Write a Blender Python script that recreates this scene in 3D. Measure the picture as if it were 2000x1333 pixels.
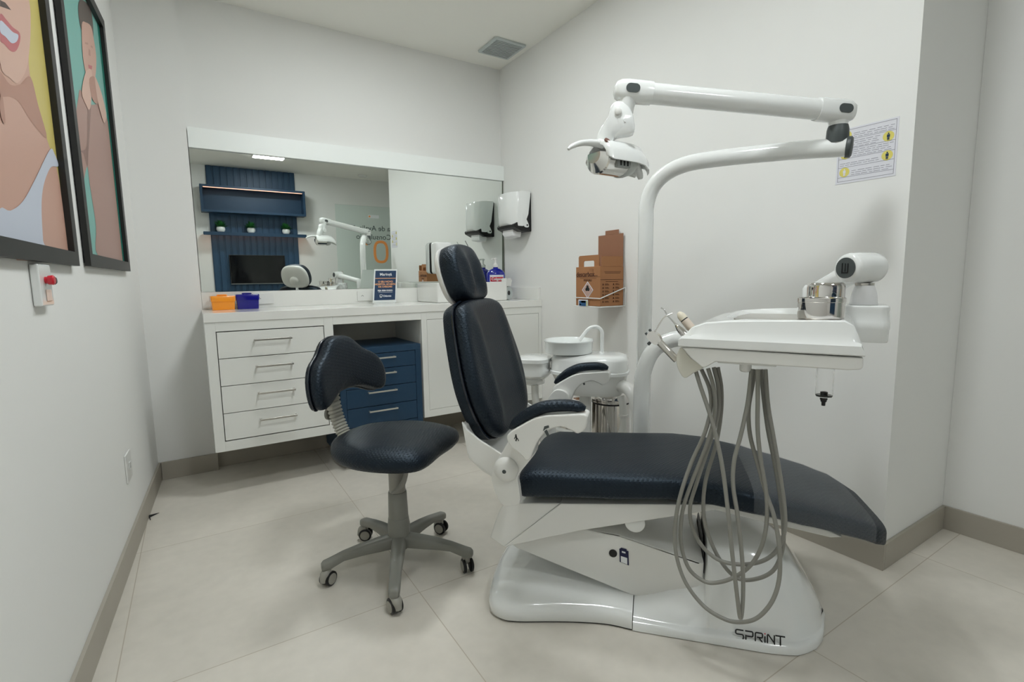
import bpy, bmesh, math, random
from mathutils import Vector, Matrix, Euler
random.seed(7)
for o in list(bpy.data.objects): bpy.data.objects.remove(o, do_unlink=True)
SC = bpy.context.scene
COL = SC.collection
PI = math.pi
def R(d): return math.radians(d)

# ------------------------------------------------------------------ camera
yaw, pitch, roll, fpx = R(32.206), R(6.880), R(-0.909), 978.7
fw = Vector((math.sin(yaw)*math.cos(pitch), math.cos(yaw)*math.cos(pitch), -math.sin(pitch)))
rr = Vector((math.cos(yaw), -math.sin(yaw), 0)); uu = rr.cross(fw)
r2 = rr*math.cos(roll) + uu*math.sin(roll); u2 = -rr*math.sin(roll) + uu*math.cos(roll)
cd = bpy.data.cameras.new('camera'); cd.sensor_width = 36; cd.lens = fpx/2000*36; cd.clip_start = .02
cam = bpy.data.objects.new('camera', cd); COL.objects.link(cam)
M = Matrix.Identity(4)
for i in range(3): M[i][0], M[i][1], M[i][2] = r2[i], u2[i], -fw[i]
M[0][3], M[1][3], M[2][3] = 0, 0, 1.05
cam.matrix_world = M
SC.camera = cam
# ------------------------------------------------------------------ view, world
SC.view_settings.view_transform = 'Standard'
try: SC.view_settings.look = 'None'
except Exception: pass
SC.view_settings.gamma = 1.0
SC.view_settings.use_curve_mapping = False
SC.view_settings.exposure = 0.0
LAMP_POWER = 71.0
wd = bpy.data.worlds.new('world'); SC.world = wd; wd.use_nodes = True
wd.node_tree.nodes['Background'].inputs[0].default_value = (.9, .93, 1, 1)
wd.node_tree.nodes['Background'].inputs[1].default_value = .05

# ------------------------------------------------------------------ materials
def srgb(r, g, b):
    f = lambda c: (c/255/12.92) if c/255 <= .04045 else ((c/255+.055)/1.055)**2.4
    return (f(r), f(g), f(b), 1)
MATS = {}
def mat(name, col, rough=.5, metal=0, coat=0, bump=None, var=None, trans=0, ior=1.45, emis=None, spec=.5, alpha=1):
    if name in MATS: return MATS[name]
    m = bpy.data.materials.new(name); m.use_nodes = True
    nt = m.node_tree; b = nt.nodes['Principled BSDF']
    b.inputs['Base Color'].default_value = col
    b.inputs['Roughness'].default_value = rough
    b.inputs['Metallic'].default_value = metal
    b.inputs['Coat Weight'].default_value = coat
    b.inputs['Coat Roughness'].default_value = .06
    b.inputs['Transmission Weight'].default_value = trans
    b.inputs['IOR'].default_value = ior
    b.inputs['Specular IOR Level'].default_value = spec
    b.inputs['Alpha'].default_value = alpha
    if emis:
        b.inputs['Emission Color'].default_value = emis[0]; b.inputs['Emission Strength'].default_value = emis[1]
    tc = None
    if bump or var:
        tc = nt.nodes.new('ShaderNodeTexCoord')
    if var:   # (scale, amount): gentle mottling of the thing's own colour
        n = nt.nodes.new('ShaderNodeTexNoise'); n.inputs['Scale'].default_value = var[0]; n.inputs['Detail'].default_value = 4
        nt.links.new(tc.outputs['Object'], n.inputs['Vector'])
        mp = nt.nodes.new('ShaderNodeMapRange'); mp.inputs[3].default_value = 1-var[1]; mp.inputs[4].default_value = 1+var[1]
        nt.links.new(n.outputs['Fac'], mp.inputs[0])
        mx = nt.nodes.new('ShaderNodeVectorMath'); mx.operation = 'SCALE'; mx.inputs[0].default_value = col[:3]
        nt.links.new(mp.outputs[0], mx.inputs['Scale']); nt.links.new(mx.outputs[0], b.inputs['Base Color'])
    if bump:  # (kind, scale, strength)
        kind, sc, st = bump
        if kind == 'noise':
            n = nt.nodes.new('ShaderNodeTexNoise'); n.inputs['Scale'].default_value = sc; n.inputs['Detail'].default_value = 3
            nt.links.new(tc.outputs['Object'], n.inputs['Vector']); h = n.outputs['Fac']
        elif kind == 'leather':   # embossed little diamonds
            mpg = nt.nodes.new('ShaderNodeMapping'); mpg.inputs['Rotation'].default_value = (R(35), R(40), R(45)); mpg.inputs['Scale'].default_value = (sc, sc, sc)
            nt.links.new(tc.outputs['Object'], mpg.inputs['Vector'])
            hs = []
            for ax in range(3):
                w = nt.nodes.new('ShaderNodeTexWave'); w.bands_direction = 'XYZ'[ax]; w.inputs['Scale'].default_value = 1; w.inputs['Distortion'].default_value = 0
                nt.links.new(mpg.outputs[0], w.inputs['Vector']); hs.append(w.outputs['Fac'])
            m1 = nt.nodes.new('ShaderNodeMath'); m1.operation = 'MULTIPLY'; nt.links.new(hs[0], m1.inputs[0]); nt.links.new(hs[1], m1.inputs[1])
            m2 = nt.nodes.new('ShaderNodeMath'); m2.operation = 'MULTIPLY'; nt.links.new(m1.outputs[0], m2.inputs[0]); nt.links.new(hs[2], m2.inputs[1])
            h = m2.outputs[0]
        bp = nt.nodes.new('ShaderNodeBump'); bp.inputs['Strength'].default_value = st; bp.inputs['Distance'].default_value = .002
        nt.links.new(h, bp.inputs['Height']); nt.links.new(bp.outputs[0], b.inputs['Normal'])
    MATS[name] = m
    return m

WALL = mat('wall_paint', srgb(236, 236, 233), .75, bump=('noise', 60, .05), var=(1.5, .012))
CEIL = mat('ceiling_paint', srgb(244, 243, 236), .85)
WHITE = mat('white_gloss_plastic', srgb(236, 238, 236), .14, coat=.6)
WSAT = mat('white_satin_plastic', srgb(232, 232, 228), .32, coat=.2)
WMEL = mat('white_melamine', srgb(233, 234, 229), .4)
QUARTZ = mat('white_quartz', srgb(238, 238, 233), .16, coat=.4, var=(12, .01))
LEATH = mat('navy_leather', srgb(16, 21, 29), .46, coat=0, bump=('leather', 40, .55), spec=.5)
LEATH.node_tree.nodes['Principled BSDF'].inputs['Specular Tint'].default_value = (.62, .82, 1, 1)
PIPE = mat('navy_piping', srgb(20, 28, 40), .25, coat=.4)
VINYL = mat('clear_vinyl', (.75, .8, .85, 1), .12, alpha=.09, coat=1, spec=.6)
STEEL = mat('polished_steel', (.70, .68, .66, 1), .07, 1)
BRUSH = mat('brushed_steel', (.62, .60, .56, 1), .3, 1)
CHROME = mat('chrome', (.8, .8, .8, 1), .05, 1)
DGREY = mat('dark_grey_plastic', srgb(72, 78, 78), .45)
BLACK = mat('black_plastic', srgb(22, 22, 23), .4)
STOOLG = mat('grey_nylon', srgb(132, 132, 125), .38, var=(30, .02))
STOOLL = mat('light_grey_nylon', srgb(158, 156, 147), .4)
HOSE = mat('grey_silicone_hose', srgb(140, 139, 132), .35, coat=.2)
BEIGE = mat('beige_plastic', srgb(218, 205, 190), .35)
HOLDER = mat('warm_white_plastic', srgb(212, 210, 198), .35)
BLUEL = mat('navy_laminate', srgb(32, 62, 88), .42, var=(20, .05))
SLATB = mat('blue_laminate', srgb(42, 74, 102), .45, var=(20, .05))
ORANGE = mat('orange_plastic', srgb(255, 158, 40), .25, coat=.5)
COBALT = mat('cobalt_plastic', srgb(16, 12, 130), .2, coat=.6)
CARD = mat('brown_cardboard', srgb(165, 116, 78), .85, bump=('noise', 120, .1), var=(9, .05))
CARDIN = mat('cardboard_inside', srgb(150, 108, 84), .88, var=(9, .05))
INK = mat('dark_brown_ink', srgb(74, 44, 32), .8)
PAPER = mat('paper_white', srgb(226, 226, 232), .6)
PRINTG = mat('grey_print', srgb(152, 150, 160), .7)
YEL = mat('notice_yellow', srgb(226, 214, 112), .6)
SIGNB = mat('sign_navy', srgb(26, 54, 88), .35)
SIGNO = mat('sign_orange', srgb(240, 178, 128), .5)
SIGNW = mat('sign_white', srgb(235, 238, 240), .5)
LIQ = mat('blue_liquid', srgb(10, 26, 150), .1, coat=.8)
RED = mat('red_plastic', srgb(208, 16, 44), .3, coat=.5)
LABELR = mat('label_red', srgb(200, 30, 50), .5)
CLEAR = mat('clear_plastic', (1, 1, 1, 1), .03, trans=1, ior=1.2)
GLASS = mat('greenish_glass', (.86, .95, .92, 1), .02, trans=1, ior=1.05)
FROST = mat('frosted_white', srgb(236, 236, 236), .45, alpha=1)
FRAMEB = mat('black_frame', srgb(34, 34, 33), .45)
LEAF = mat('green_leaf', srgb(40, 110, 50), .5, var=(40, .25))
TVB = mat('tv_screen', srgb(12, 13, 15), .12, coat=.3)
LED = mat('led_strip', (1, .6, .42, 1), .5, emis=((1, .46, .33, 1), 1.6))
LEDB = mat('led_strip_bright', (1, .6, .42, 1), .5, emis=((1, .46, .30, 1), 22.0))
SOIL = mat('soil', srgb(60, 45, 34), .9)
MIRROR = mat('mirror_silver', (.86, .90, .87, 1), .0, 1)
TAPE = mat('clear_tape', srgb(188, 196, 196), .12, coat=.8)
VENTG = mat('vent_grey', srgb(196, 204, 202), .6)
TISSUE = mat('tissue', srgb(240, 240, 240), .9)

def tile_mat():
    m = bpy.data.materials.new('porcelain_floor_tile'); m.use_nodes = True; nt = m.node_tree; b = nt.nodes['Principled BSDF']
    geo = nt.nodes.new('ShaderNodeNewGeometry'); sep = nt.nodes.new('ShaderNodeSeparateXYZ'); nt.links.new(geo.outputs['Position'], sep.inputs[0])
    def mth(op, a, bb=None, c=None):
        n = nt.nodes.new('ShaderNodeMath'); n.operation = op
        for i, v in enumerate((a, bb, c)):
            if v is None: continue
            if isinstance(v, (int, float)): n.inputs[i].default_value = v
            else: nt.links.new(v, n.inputs[i])
        return n.outputs[0]
    def grout(out, off, size):
        a = mth('DIVIDE', mth('SUBTRACT', out, off), size)
        f = mth('FRACT', mth('ADD', a, 100.5))
        d = mth('MULTIPLY', mth('ABSOLUTE', mth('SUBTRACT', f, .5)), size)
        return mth('LESS_THAN', d, .0014), mth('FLOOR', mth('ADD', a, 100.0))
    gx, ix = grout(sep.outputs[0], -.257, .828); gy, iy = grout(sep.outputs[1], .664, .8585)
    g = mth('MAXIMUM', gx, gy)
    n1 = nt.nodes.new('ShaderNodeTexNoise'); n1.inputs['Scale'].default_value = 1.6; n1.inputs['Detail'].default_value = 5; n1.inputs['Roughness'].default_value = .6
    nt.links.new(geo.outputs['Position'], n1.inputs['Vector'])
    n2 = nt.nodes.new('ShaderNodeTexNoise'); n2.inputs['Scale'].default_value = 22; n2.inputs['Detail'].default_value = 6
    nt.links.new(geo.outputs['Position'], n2.inputs['Vector'])
    wn = nt.nodes.new('ShaderNodeTexWhiteNoise'); cx = nt.nodes.new('ShaderNodeCombineXYZ'); nt.links.new(ix, cx.inputs[0]); nt.links.new(iy, cx.inputs[1]); nt.links.new(cx.outputs[0], wn.inputs['Vector'])
    s = mth('ADD', mth('MULTIPLY', n1.outputs['Fac'], .75), mth('MULTIPLY', n2.outputs['Fac'], .25))
    s = mth('ADD', s, mth('MULTIPLY', wn.outputs['Value'], .08))
    cr = nt.nodes.new('ShaderNodeValToRGB'); cr.color_ramp.elements[0].position = .32; cr.color_ramp.elements[1].position = .72
    cr.color_ramp.elements[0].color = srgb(202, 197, 186); cr.color_ramp.elements[1].color = srgb(225, 219, 208)
    nt.links.new(s, cr.inputs[0])
    mx = nt.nodes.new('ShaderNodeMix'); mx.data_type = 'RGBA'; nt.links.new(g, mx.inputs[0]); nt.links.new(cr.outputs[0], mx.inputs[6]); mx.inputs[7].default_value = srgb(184, 174, 158)
    nt.links.new(mx.outputs[2], b.inputs['Base Color'])
    rg = mth('ADD', .30, mth('MULTIPLY', n1.outputs['Fac'], .12)); nt.links.new(rg, b.inputs['Roughness'])
    b.inputs['Specular IOR Level'].default_value = .5
    return m
TILE = tile_mat()
SKIRT = mat('porcelain_skirting', srgb(170, 164, 152), .4, var=(5, .09))

# ------------------------------------------------------------------ mesh helpers
def box(bm, x0, x1, y0, y1, z0, z1, mi=0):
    v = [bm.verts.new(p) for p in ((x0,y0,z0),(x1,y0,z0),(x1,y1,z0),(x0,y1,z0),(x0,y0,z1),(x1,y0,z1),(x1,y1,z1),(x0,y1,z1))]
    for q in ((0,3,2,1),(4,5,6,7),(0,1,5,4),(1,2,6,5),(2,3,7,6),(3,0,4,7)):
        bm.faces.new([v[i] for i in q]).material_index = mi
    return v
def prism(bm, pts, a, b, axis='y', mi=0, twist=None):
    """pts: 2D outline; axis y -> (x,z) outline extruded in y, z -> (x,y) outline, x -> (y,z) outline"""
    def P(p, t):
        if axis == 'y': return (p[0], t, p[1])
        if axis == 'z': return (p[0], p[1], t)
        return (t, p[0], p[1])
    A = [bm.verts.new(P(p, a)) for p in pts]; B = [bm.verts.new(P(p, b)) for p in pts]
    n = len(pts); fs = [bm.faces.new(A), bm.faces.new(B[::-1])]
    for i in range(n): fs.append(bm.faces.new((A[i], B[i], B[(i+1)%n], A[(i+1)%n])))
    for f in fs: f.material_index = mi
    bmesh.ops.recalc_face_normals(bm, faces=fs)
def loft(bm, loops, caps=True, mi=0, closed=True):
    rows = [[bm.verts.new(p) for p in L] for L in loops]; fs = []
    n = len(rows[0])
    for a, b in zip(rows, rows[1:]):
        for i in range(n if closed else n-1):
            fs.append(bm.faces.new((a[i], a[(i+1)%n], b[(i+1)%n], b[i])))
    if caps and closed:
        fs.append(bm.faces.new(rows[0][::-1])); fs.append(bm.faces.new(rows[-1]))
    for f in fs: f.material_index = mi
    bmesh.ops.recalc_face_normals(bm, faces=fs)
    return rows
def catmull(pts, n=8):
    pts = [Vector(p) for p in pts]
    if n <= 1: return pts
    P = [pts[0]*2-pts[1]] + pts + [pts[-1]*2-pts[-2]]; out = []
    for i in range(1, len(P)-2):
        p0, p1, p2, p3 = P[i-1:i+3]
        for k in range(n):
            t = k/n
            out.append(.5*((2*p1)+(p2-p0)*t+(2*p0-5*p1+4*p2-p3)*t*t+(3*p1-p0-3*p2+p3)*t**3))
    out.append(P[-2]); return out
def tube(bm, pts, r, seg=16, sm=8, flat=1.0, mi=0, caps=True):
    """r: number or list per control point; flat squashes the section's second axis"""
    n0 = len(pts); C = catmull(pts, sm)
    if isinstance(r, (int, float)): rad = [r]*len(C)
    else:
        rad = []
        for i in range(len(C)):
            t = i/max(1, len(C)-1)*(n0-1); k = min(int(t), n0-2); rad.append(r[k]+(r[k+1]-r[k])*(t-k))
    loops = []; up = None
    for i, p in enumerate(C):
        d = (C[min(i+1, len(C)-1)]-C[max(i-1, 0)]).normalized()
        if up is None:
            up = Vector((0,0,1)) if abs(d.z) < .9 else Vector((1,0,0))
        s = d.cross(up).normalized(); up = s.cross(d).normalized()
        loops.append([p + s*math.cos(2*PI*k/seg)*rad[i] + up*math.sin(2*PI*k/seg)*rad[i]*flat for k in range(seg)])
    loft(bm, loops, caps, mi)
def lathe(bm, prof, c=(0,0,0), axis=(0,0,1), seg=32, mi=0, sx=1, sy=1):
    """prof: (radius, height) rows along axis"""
    q = Vector((0,0,1)).rotation_difference(Vector(axis).normalized()); c = Vector(c)
    loops = [[c + q @ Vector((r*sx*math.cos(2*PI*k/seg), r*sy*math.sin(2*PI*k/seg), h)) for k in range(seg)] for r, h in [(max(r, 1e-4), h) for r, h in prof]]
    loft(bm, loops, True, mi)
def rsec(c, right, up, hw, hh, p=4, n=32):
    """superellipse section"""
    c, right, up = Vector(c), Vector(right), Vector(up); out = []
    for k in range(n):
        a = 2*PI*k/n; ca, sa = math.cos(a), math.sin(a)
        out.append(c + right*hw*math.copysign(abs(ca)**(2/p), ca) + up*hh*math.copysign(abs(sa)**(2/p), sa))
    return out
def rrect(w, h, r, n=6, cx=0, cy=0):
    out = []
    for (sx, sy, a0) in ((1,1,0),(-1,1,90),(-1,-1,180),(1,-1,270)):
        for k in range(n+1):
            a = R(a0+90*k/n); out.append((cx+sx*(w/2-r)+r*math.cos(a), cy+sy*(h/2-r)+r*math.sin(a)))
    return out
def smooth_outline(pts, n=5):
    P = [Vector((p[0], p[1], 0)) for p in pts]; m = len(P); out = []
    for i in range(m):
        p0, p1, p2, p3 = P[i-1], P[i], P[(i+1)%m], P[(i+2)%m]
        for k in range(n):
            t = k/n
            q = .5*((2*p1)+(p2-p0)*t+(2*p0-5*p1+4*p2-p3)*t*t+(3*p1-p0-3*p2+p3)*t**3)
            out.append((q.x, q.y))
    return out
def pad(bm, outline, frame, thick, crown=.02, curve=None, back=.0, rows=None, mi=0):
    """upholstered pad: outline in (a,b), frame maps (a,b,h)->Vector; domed front, rounded rim"""
    ca = sum(p[0] for p in outline)/len(outline); cb = sum(p[1] for p in outline)/len(outline)
    rows = rows or [(.0, 0), (.6, 0), (.93, 0), (.985, .10), (1.0, .35), (1.0, .62), (.975, .85), (.92, .97), (.8, 1.0), (.6, 1.0), (.35, 1.0), (.12, 1.0)]
    loops = []
    for s, h in rows:
        s = max(s, .002); L = []
        for (a, b) in outline:
            x, y = ca+(a-ca)*s, cb+(b-cb)*s
            hh = h*thick
            if h >= .97: hh += crown*(1-s*s)
            if curve: hh += curve(x, y)*min(1, h)
            L.append(frame(x, y, hh))
        loops.append(L)
    loft(bm, loops, True, mi)
def obj(name, bm, mats, parent=None, smooth=True, ang=38, bevel=0, bseg=2, sub=0):
    bmesh.ops.remove_doubles(bm, verts=bm.verts, dist=1e-6)
    me = bpy.data.meshes.new(name); bm.to_mesh(me); bm.free()
    if not isinstance(mats, (list, tuple)): mats = [mats]
    for m in mats: me.materials.append(m)
    if smooth:
        me.shade_smooth(); me.set_sharp_from_angle(angle=R(ang))
    o = bpy.data.objects.new(name, me); COL.objects.link(o)
    if parent: o.parent = parent
    if bevel:
        md = o.modifiers.new('bevel', 'BEVEL'); md.width = bevel; md.segments = bseg; md.limit_method = 'ANGLE'; md.angle_limit = R(35); md.harden_normals = True
    if sub:
        md = o.modifiers.new('sub', 'SUBSURF'); md.levels = sub; md.render_levels = sub
    return o
def B(): return bmesh.new()
def tag(o, label=None, cat=None, group=None, kind=None):
    if label: o['label'] = label
    if cat: o['category'] = cat
    if group: o['group'] = group
    if kind: o['kind'] = kind
    return o
def thing(name, label, cat, loc=(0,0,0), rz=0, group=None):
    o = bpy.data.objects.new(name, None); COL.objects.link(o); o.empty_display_size = .05
    o.location = loc; o.rotation_euler = (0,0,rz); return tag(o, label, cat, group)
def struct(name, bm, m, **k):
    return tag(obj(name, bm, m, None, **k), kind='structure')
def simple(name, fn, m, label, cat, loc=(0,0,0), rz=0, group=None, **k):
    bm = B(); fn(bm); o = obj(name, bm, m, None, **k); o.location = loc; o.rotation_euler = (0,0,rz); return tag(o, label, cat, group)
def text(name, body, size, m, parent, origin, xdir, ydir, ext=.0004, align='CENTER', bold=0):
    cu = bpy.data.curves.new(name, 'FONT'); cu.body = body; cu.size = size; cu.extrude = ext; cu.align_x = align; cu.align_y = 'CENTER'; cu.offset = bold
    t = bpy.data.objects.new(name+'_c', cu); COL.objects.link(t)
    bpy.context.view_layer.update()
    me = bpy.data.meshes.new_from_object(t.evaluated_get(bpy.context.evaluated_depsgraph_get()))
    bpy.data.objects.remove(t, do_unlink=True); bpy.data.curves.remove(cu)
    x = Vector(xdir).normalized(); y = Vector(ydir).normalized(); z = x.cross(y)
    mx = Matrix.Identity(4)
    for i in range(3): mx[i][0], mx[i][1], mx[i][2], mx[i][3] = x[i], y[i], z[i], origin[i]
    me.transform(mx); me.materials.clear(); me.materials.append(m); me.name = name
    o = bpy.data.objects.new(name, me); COL.objects.link(o)
    if parent: o.parent = parent
    return o
def copy_tree(o, parent=None):
    c = o.copy(); COL.objects.link(c); c.parent = parent
    for ch in [x for x in bpy.data.objects if x.parent == o]: copy_tree(ch, c)
    return c

# ================================================================== ROOM
H = 2.576; XR = 2.009; YB = 3.300; YC = 3.250; Y0 = .729; XI = 2.560; YO = -1.9
bm = B(); box(bm, -.9, 3.4, -2.2, 3.5, -.06, 0); struct('floor', bm, TILE, smooth=False)
bm = B(); box(bm, -.9, 3.4, -2.2, 3.5, H, H+.08); struct('ceiling', bm, CEIL, smooth=False)
bm = B(); box(bm, -.6, 2.2, YB, YB+.15, 0, H); struct('wall_back', bm, WALL, smooth=False)
# left wall runs slightly off the tile grid
lwd = Vector((.0543, .99852, 0)); lwn = Vector((.99852, -.0543, 0)); lwo = Vector((-.286, 2.314, 0))
def LW(s, off=0, z=0): return lwo + lwd*s + lwn*off + Vector((0,0,z))
def wallbox(bm, s0, s1, o0, o1, z0, z1):
    v = [bm.verts.new(LW(s, o, z)) for z in (z0, z1) for (s, o) in ((s0,o0),(s1,o0),(s1,o1),(s0,o1))]
    fs = [bm.faces.new([v[i] for i in q]) for q in ((0,3,2,1),(4,5,6,7),(0,1,5,4),(1,2,6,5),(2,3,7,6),(3,0,4,7))]
    bmesh.ops.recalc_face_normals(bm, faces=fs)
bm = B(); wallbox(bm, -4.4, 1.05, -.12, 0, 0, H); struct('wall_left', bm, WALL, smooth=False)
bm = B(); box(bm, -.40, .033, YC, YB-.0005, 0, H); struct('wall_pillar', bm, WALL, smooth=False)
bm = B(); box(bm, XR, 3.3, Y0, YB+.1, 0, H); struct('wall_right', bm, WALL, smooth=False)
bm = B(); box(bm, XI, XI+.70, -.4, Y0-.0005, 0, H); struct('wall_right_recess', bm, WALL, smooth=False)
bm = B(); box(bm, 3.26, 3.36, -2.0, -.4005, 0, H); struct('wall_right_far', bm, WALL, smooth=False)
bm = B(); box(bm, -.85, 3.3, YO-.12, YO, 0, H); struct('wall_front', bm, WALL, smooth=False)
BH = .098
bm = B(); wallbox(bm, -4.0, .935, .0, .011, 0, BH); struct('baseboard_left', bm, SKIRT, smooth=False, bevel=.001)
bm = B(); box(bm, -.222, .033+.011, YC-.011, YC-.0002, 0, BH); struct('baseboard_pillar', bm, SKIRT, smooth=False, bevel=.001)
bm = B(); box(bm, .045, XR, YB-.011, YB-.0002, 0, BH); struct('baseboard_back', bm, SKIRT, smooth=False, bevel=.001)
bm = B(); box(bm, XR-.011, XR-.0002, Y0-.011, YB-.012, 0, BH); struct('baseboard_right', bm, SKIRT, smooth=False, bevel=.001)
bm = B(); box(bm, XR, XI-.0115, Y0-.0115, Y0-.0004, 0, BH); struct('baseboard_return', bm, SKIRT, smooth=False, bevel=.001)
bm = B(); box(bm, XI-.011, XI-.0002, -.4, Y0-.0005, 0, BH); struct('baseboard_recess', bm, SKIRT, smooth=False, bevel=.001)

# recessed linear ceiling lamps
def ceiling_lamp(x, y, label, w=.36, d=.18):
    t = thing('ceiling_light', label, 'ceiling light', (x, y, H), 0, 'recessed panel lights in the ceiling')
    bm = B(); prism(bm, rrect(w+.012, d+.012, .012), -.006, -.0005, 'z'); obj('frame', bm, WSAT, t)
    bm = B(); prism(bm, rrect(w, d, .01), -.0085, -.0065, 'z')
    LM = mat('led_diffuser', (1, 1, 1, 1), .5, emis=((.94, .985, 1, 1), LAMP_POWER)); obj('diffuser', bm, LM, t)
ceiling_lamp(.96, -.88, 'lit rectangular ceiling light mirrored at the top of the mirror')
ceiling_lamp(.75, .85, 'rectangular ceiling light above the foot of the chair')
ceiling_lamp(.85, 2.15, 'rectangular ceiling light above the wheeled stool')

# exhaust grille
t = thing('ceiling_vent', 'grey square ceiling vent grille near the back corner', 'vent', (1.84, 2.99, H))
bm = B(); prism(bm, rrect(.235, .235, .012), -.012, -.0005, 'z'); obj('frame', bm, VENTG, t, bevel=.002)
bm = B()
for k in range(11): box(bm, -.098, .098, -.098+k*.0185, -.098+k*.0185+.011, -.016, -.0121)
obj('grille', bm, mat('vent_slat', srgb(178, 184, 184), .6), t, smooth=False)

# ================================================================== WORKTOP, CABINETS
CZ = .917; YF = 2.800
t = thing('worktop', 'long white stone worktop with upstand along the back wall', 'worktop', (0,0,0))
bm = B(); box(bm, .028, XR-.0005, YF-.004, YB-.001, CZ-.045, CZ); obj('slab', bm, QUARTZ, t, bevel=.002)
bm = B(); box(bm, .034, XR-.001, YB-.018, YB-.001, CZ+.0003, 1.012); obj('backsplash', bm, QUARTZ, t, bevel=.001)
bm = B(); box(bm, XR-.018, XR-.0006, YF+.01, YB-.0185, CZ+.0003, 1.000); obj('side_splash', bm, QUARTZ, t, bevel=.001)
bm = B(); box(bm, .6225, 1.1285, YF, YF+.02, .8285, .8718); obj('fascia', bm, WMEL, t, bevel=.0008)
def bar_handle(bm, x0, x1, z, y, out=.028, th=.006):
    box(bm, x0, x1, y-out-th, y-out, z-th*.8, z+th*.8)
    for x in (x0+.001, x1-.009): box(bm, x, x+.008, y-out+.0003, y-.0005, z-th*.7, z+th*.7)
def carcass(bm, x0, x1, z0, z1, st=.045, fr=.05, y0=YF, y1=YB-.02, sr=.045, br=.05):
    th = .018
    box(bm, x0, x0+th, y0+.02, y1, z0, z1); box(bm, x1-th, x1, y0+.02, y1, z0, z1)
    box(bm, x0+th, x1-th, y0+.02, y1, z0, z0+th); box(bm, x0+th, x1-th, y1-th, y1, z0+th, z1-.002)
    box(bm, x0, x0+st, y0, y0+.0195, z0, z1); box(bm, x1-sr, x1, y0, y0+.0195, z0, z1)
    box(bm, x0+st, x1-sr, y0, y0+.0195, z1-fr, z1); box(bm, x0+st, x1-sr, y0, y0+.0195, z0, z0+br)
t = thing('drawer_cabinet', 'white wall-hung cabinet with four bar-handled drawers', 'cabinet', (0,0,0))
bm = B(); carcass(bm, .030, .622, .229, .8715, .044, .0445, sr=.047, br=.048); obj('body', bm, WMEL, t, bevel=.0008)
zs = [.824, .692, .5555, .4185, .281]
for i in range(4):
    bm = B(); box(bm, .0775, .5715, YF+.001, YF+.021, zs[i+1]+.0018, zs[i]-.0018); d = obj('drawer', bm, WMEL, t, bevel=.001)
    bm = B(); bar_handle(bm, .235, .410, (zs[i]+zs[i+1])/2+.018, YF+.001); obj('handle', bm, BRUSH, d, bevel=.001)
t = thing('door_cabinet', 'white wall-hung cabinet with plain doors under the basin', 'cabinet', (0,0,0))
bm = B(); carcass(bm, 1.129, 2.0075, .229, .8715, .034, .0445, sr=.026, br=.043); obj('body', bm, WMEL, t, bevel=.0008)
for x0, x1 in ((1.1645, 1.571), (1.574, 1.980)):
    bm = B(); box(bm, x0, x1, YF+.001, YF+.021, .2735, .8255); obj('door', bm, WMEL, t, bevel=.001)
# niche back panel between the cabinets
bm = B(); box(bm, .6225, 1.1285, YB-.036, YB-.021, .30, .8715); tag(obj('back_panel', bm, mat('grey_melamine', srgb(225, 222, 212), .5), None, smooth=False), 'pale panel closing the bay between the two cabinets', 'panel')
# blue mobile drawers
t = thing('drawer_pedestal', 'navy blue five-drawer pedestal parked under the worktop', 'drawer unit', (0,0,0))
bx0, bx1, bz = .640, 1.118, .686
bm = B(); th = .018
box(bm, bx0, bx0+.032, YF+.001, YF+.44, .05, bz-.02); box(bm, bx1-.034, bx1, YF+.001, YF+.44, .05, bz-.02)
box(bm, bx0+.032, bx1-.034, YF+.02, YF+.44, .05, .07); box(bm, bx0+.032, bx1-.034, YF+.42, YF+.44, .07, bz-.04)
obj('body', bm, BLUEL, t, bevel=.001)
bm = B(); box(bm, bx0, bx1, YF, YF+.44, bz-.035, bz); obj('top', bm, BLUEL, t, bevel=.0015)
bzs = [.650, .561, .457, .347, .237, .065]
for i in range(5):
    bm = B(); box(bm, bx0+.0335, bx1-.0355, YF+.003, YF+.022, bzs[i+1]+.0018, bzs[i]-.0018); d = obj('drawer', bm, BLUEL, t, bevel=.001)
    bm = B(); bar_handle(bm, .790, .958, bzs[i]-.026, YF+.003, .022, .0055); obj('handle', bm, mat('satin_nickel', (.78, .76, .70, 1), .35, 1), d, bevel=.001)
for sx in (bx0+.05, bx1-.05):
    for sy in (YF+.06, YF+.42):
        bm = B(); lathe(bm, [(.012,-.01),(.024,-.008),(.024,.008),(.012,.01)], (sx, sy, .0245), (1,0,0)); box(bm, sx-.011, sx+.011, sy-.016, sy+.016, .036, .0498); obj('caster', bm, BLACK, t)

# ================================================================== MIRROR
al = .0148
def MY(z): return 3.291 - (z-1.013)*math.tan(al)
t = thing('wall_mirror', 'wide frameless mirror above the worktop', 'mirror', (0,0,0))
bm = B(); z0, z1 = 1.0135, 1.784
v = [bm.verts.new(p) for p in ((.037,MY(z0),z0),(XR-.008,MY(z0),z0),(XR-.008,MY(z1),z1),(.037,MY(z1),z1),(.037,3.2945,z0),(XR-.008,3.2945,z0),(XR-.008,3.2945,z1),(.037,3.2945,z1))]
fs = [bm.faces.new([v[i] for i in q]) for q in ((0,1,2,3),(4,7,6,5),(0,4,5,1),(1,5,6,2),(2,6,7,3),(3,7,4,0))]
bmesh.ops.recalc_face_normals(bm, faces=fs)
for f in fs: f.material_index = 0 if abs(f.normal.y) > .9 else 1
obj('glass', bm, [MIRROR, mat('mirror_edge', srgb(92, 98, 84), .4)], t, smooth=False)
bm = B(); box(bm, XR-.0075, XR-.0035, 3.276, 3.2995, 1.0135, 1.784); obj('edge_strip', bm, mat('mirror_edge', srgb(92, 98, 84), .4), t, smooth=False)
bm = B(); box(bm, .036, XR-.001, 3.262, YB-.0005, 1.7855, 1.890); struct('trim_1', bm, mat('trim_lacquer', srgb(246, 250, 247), .3), smooth=False, bevel=.001)

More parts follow.
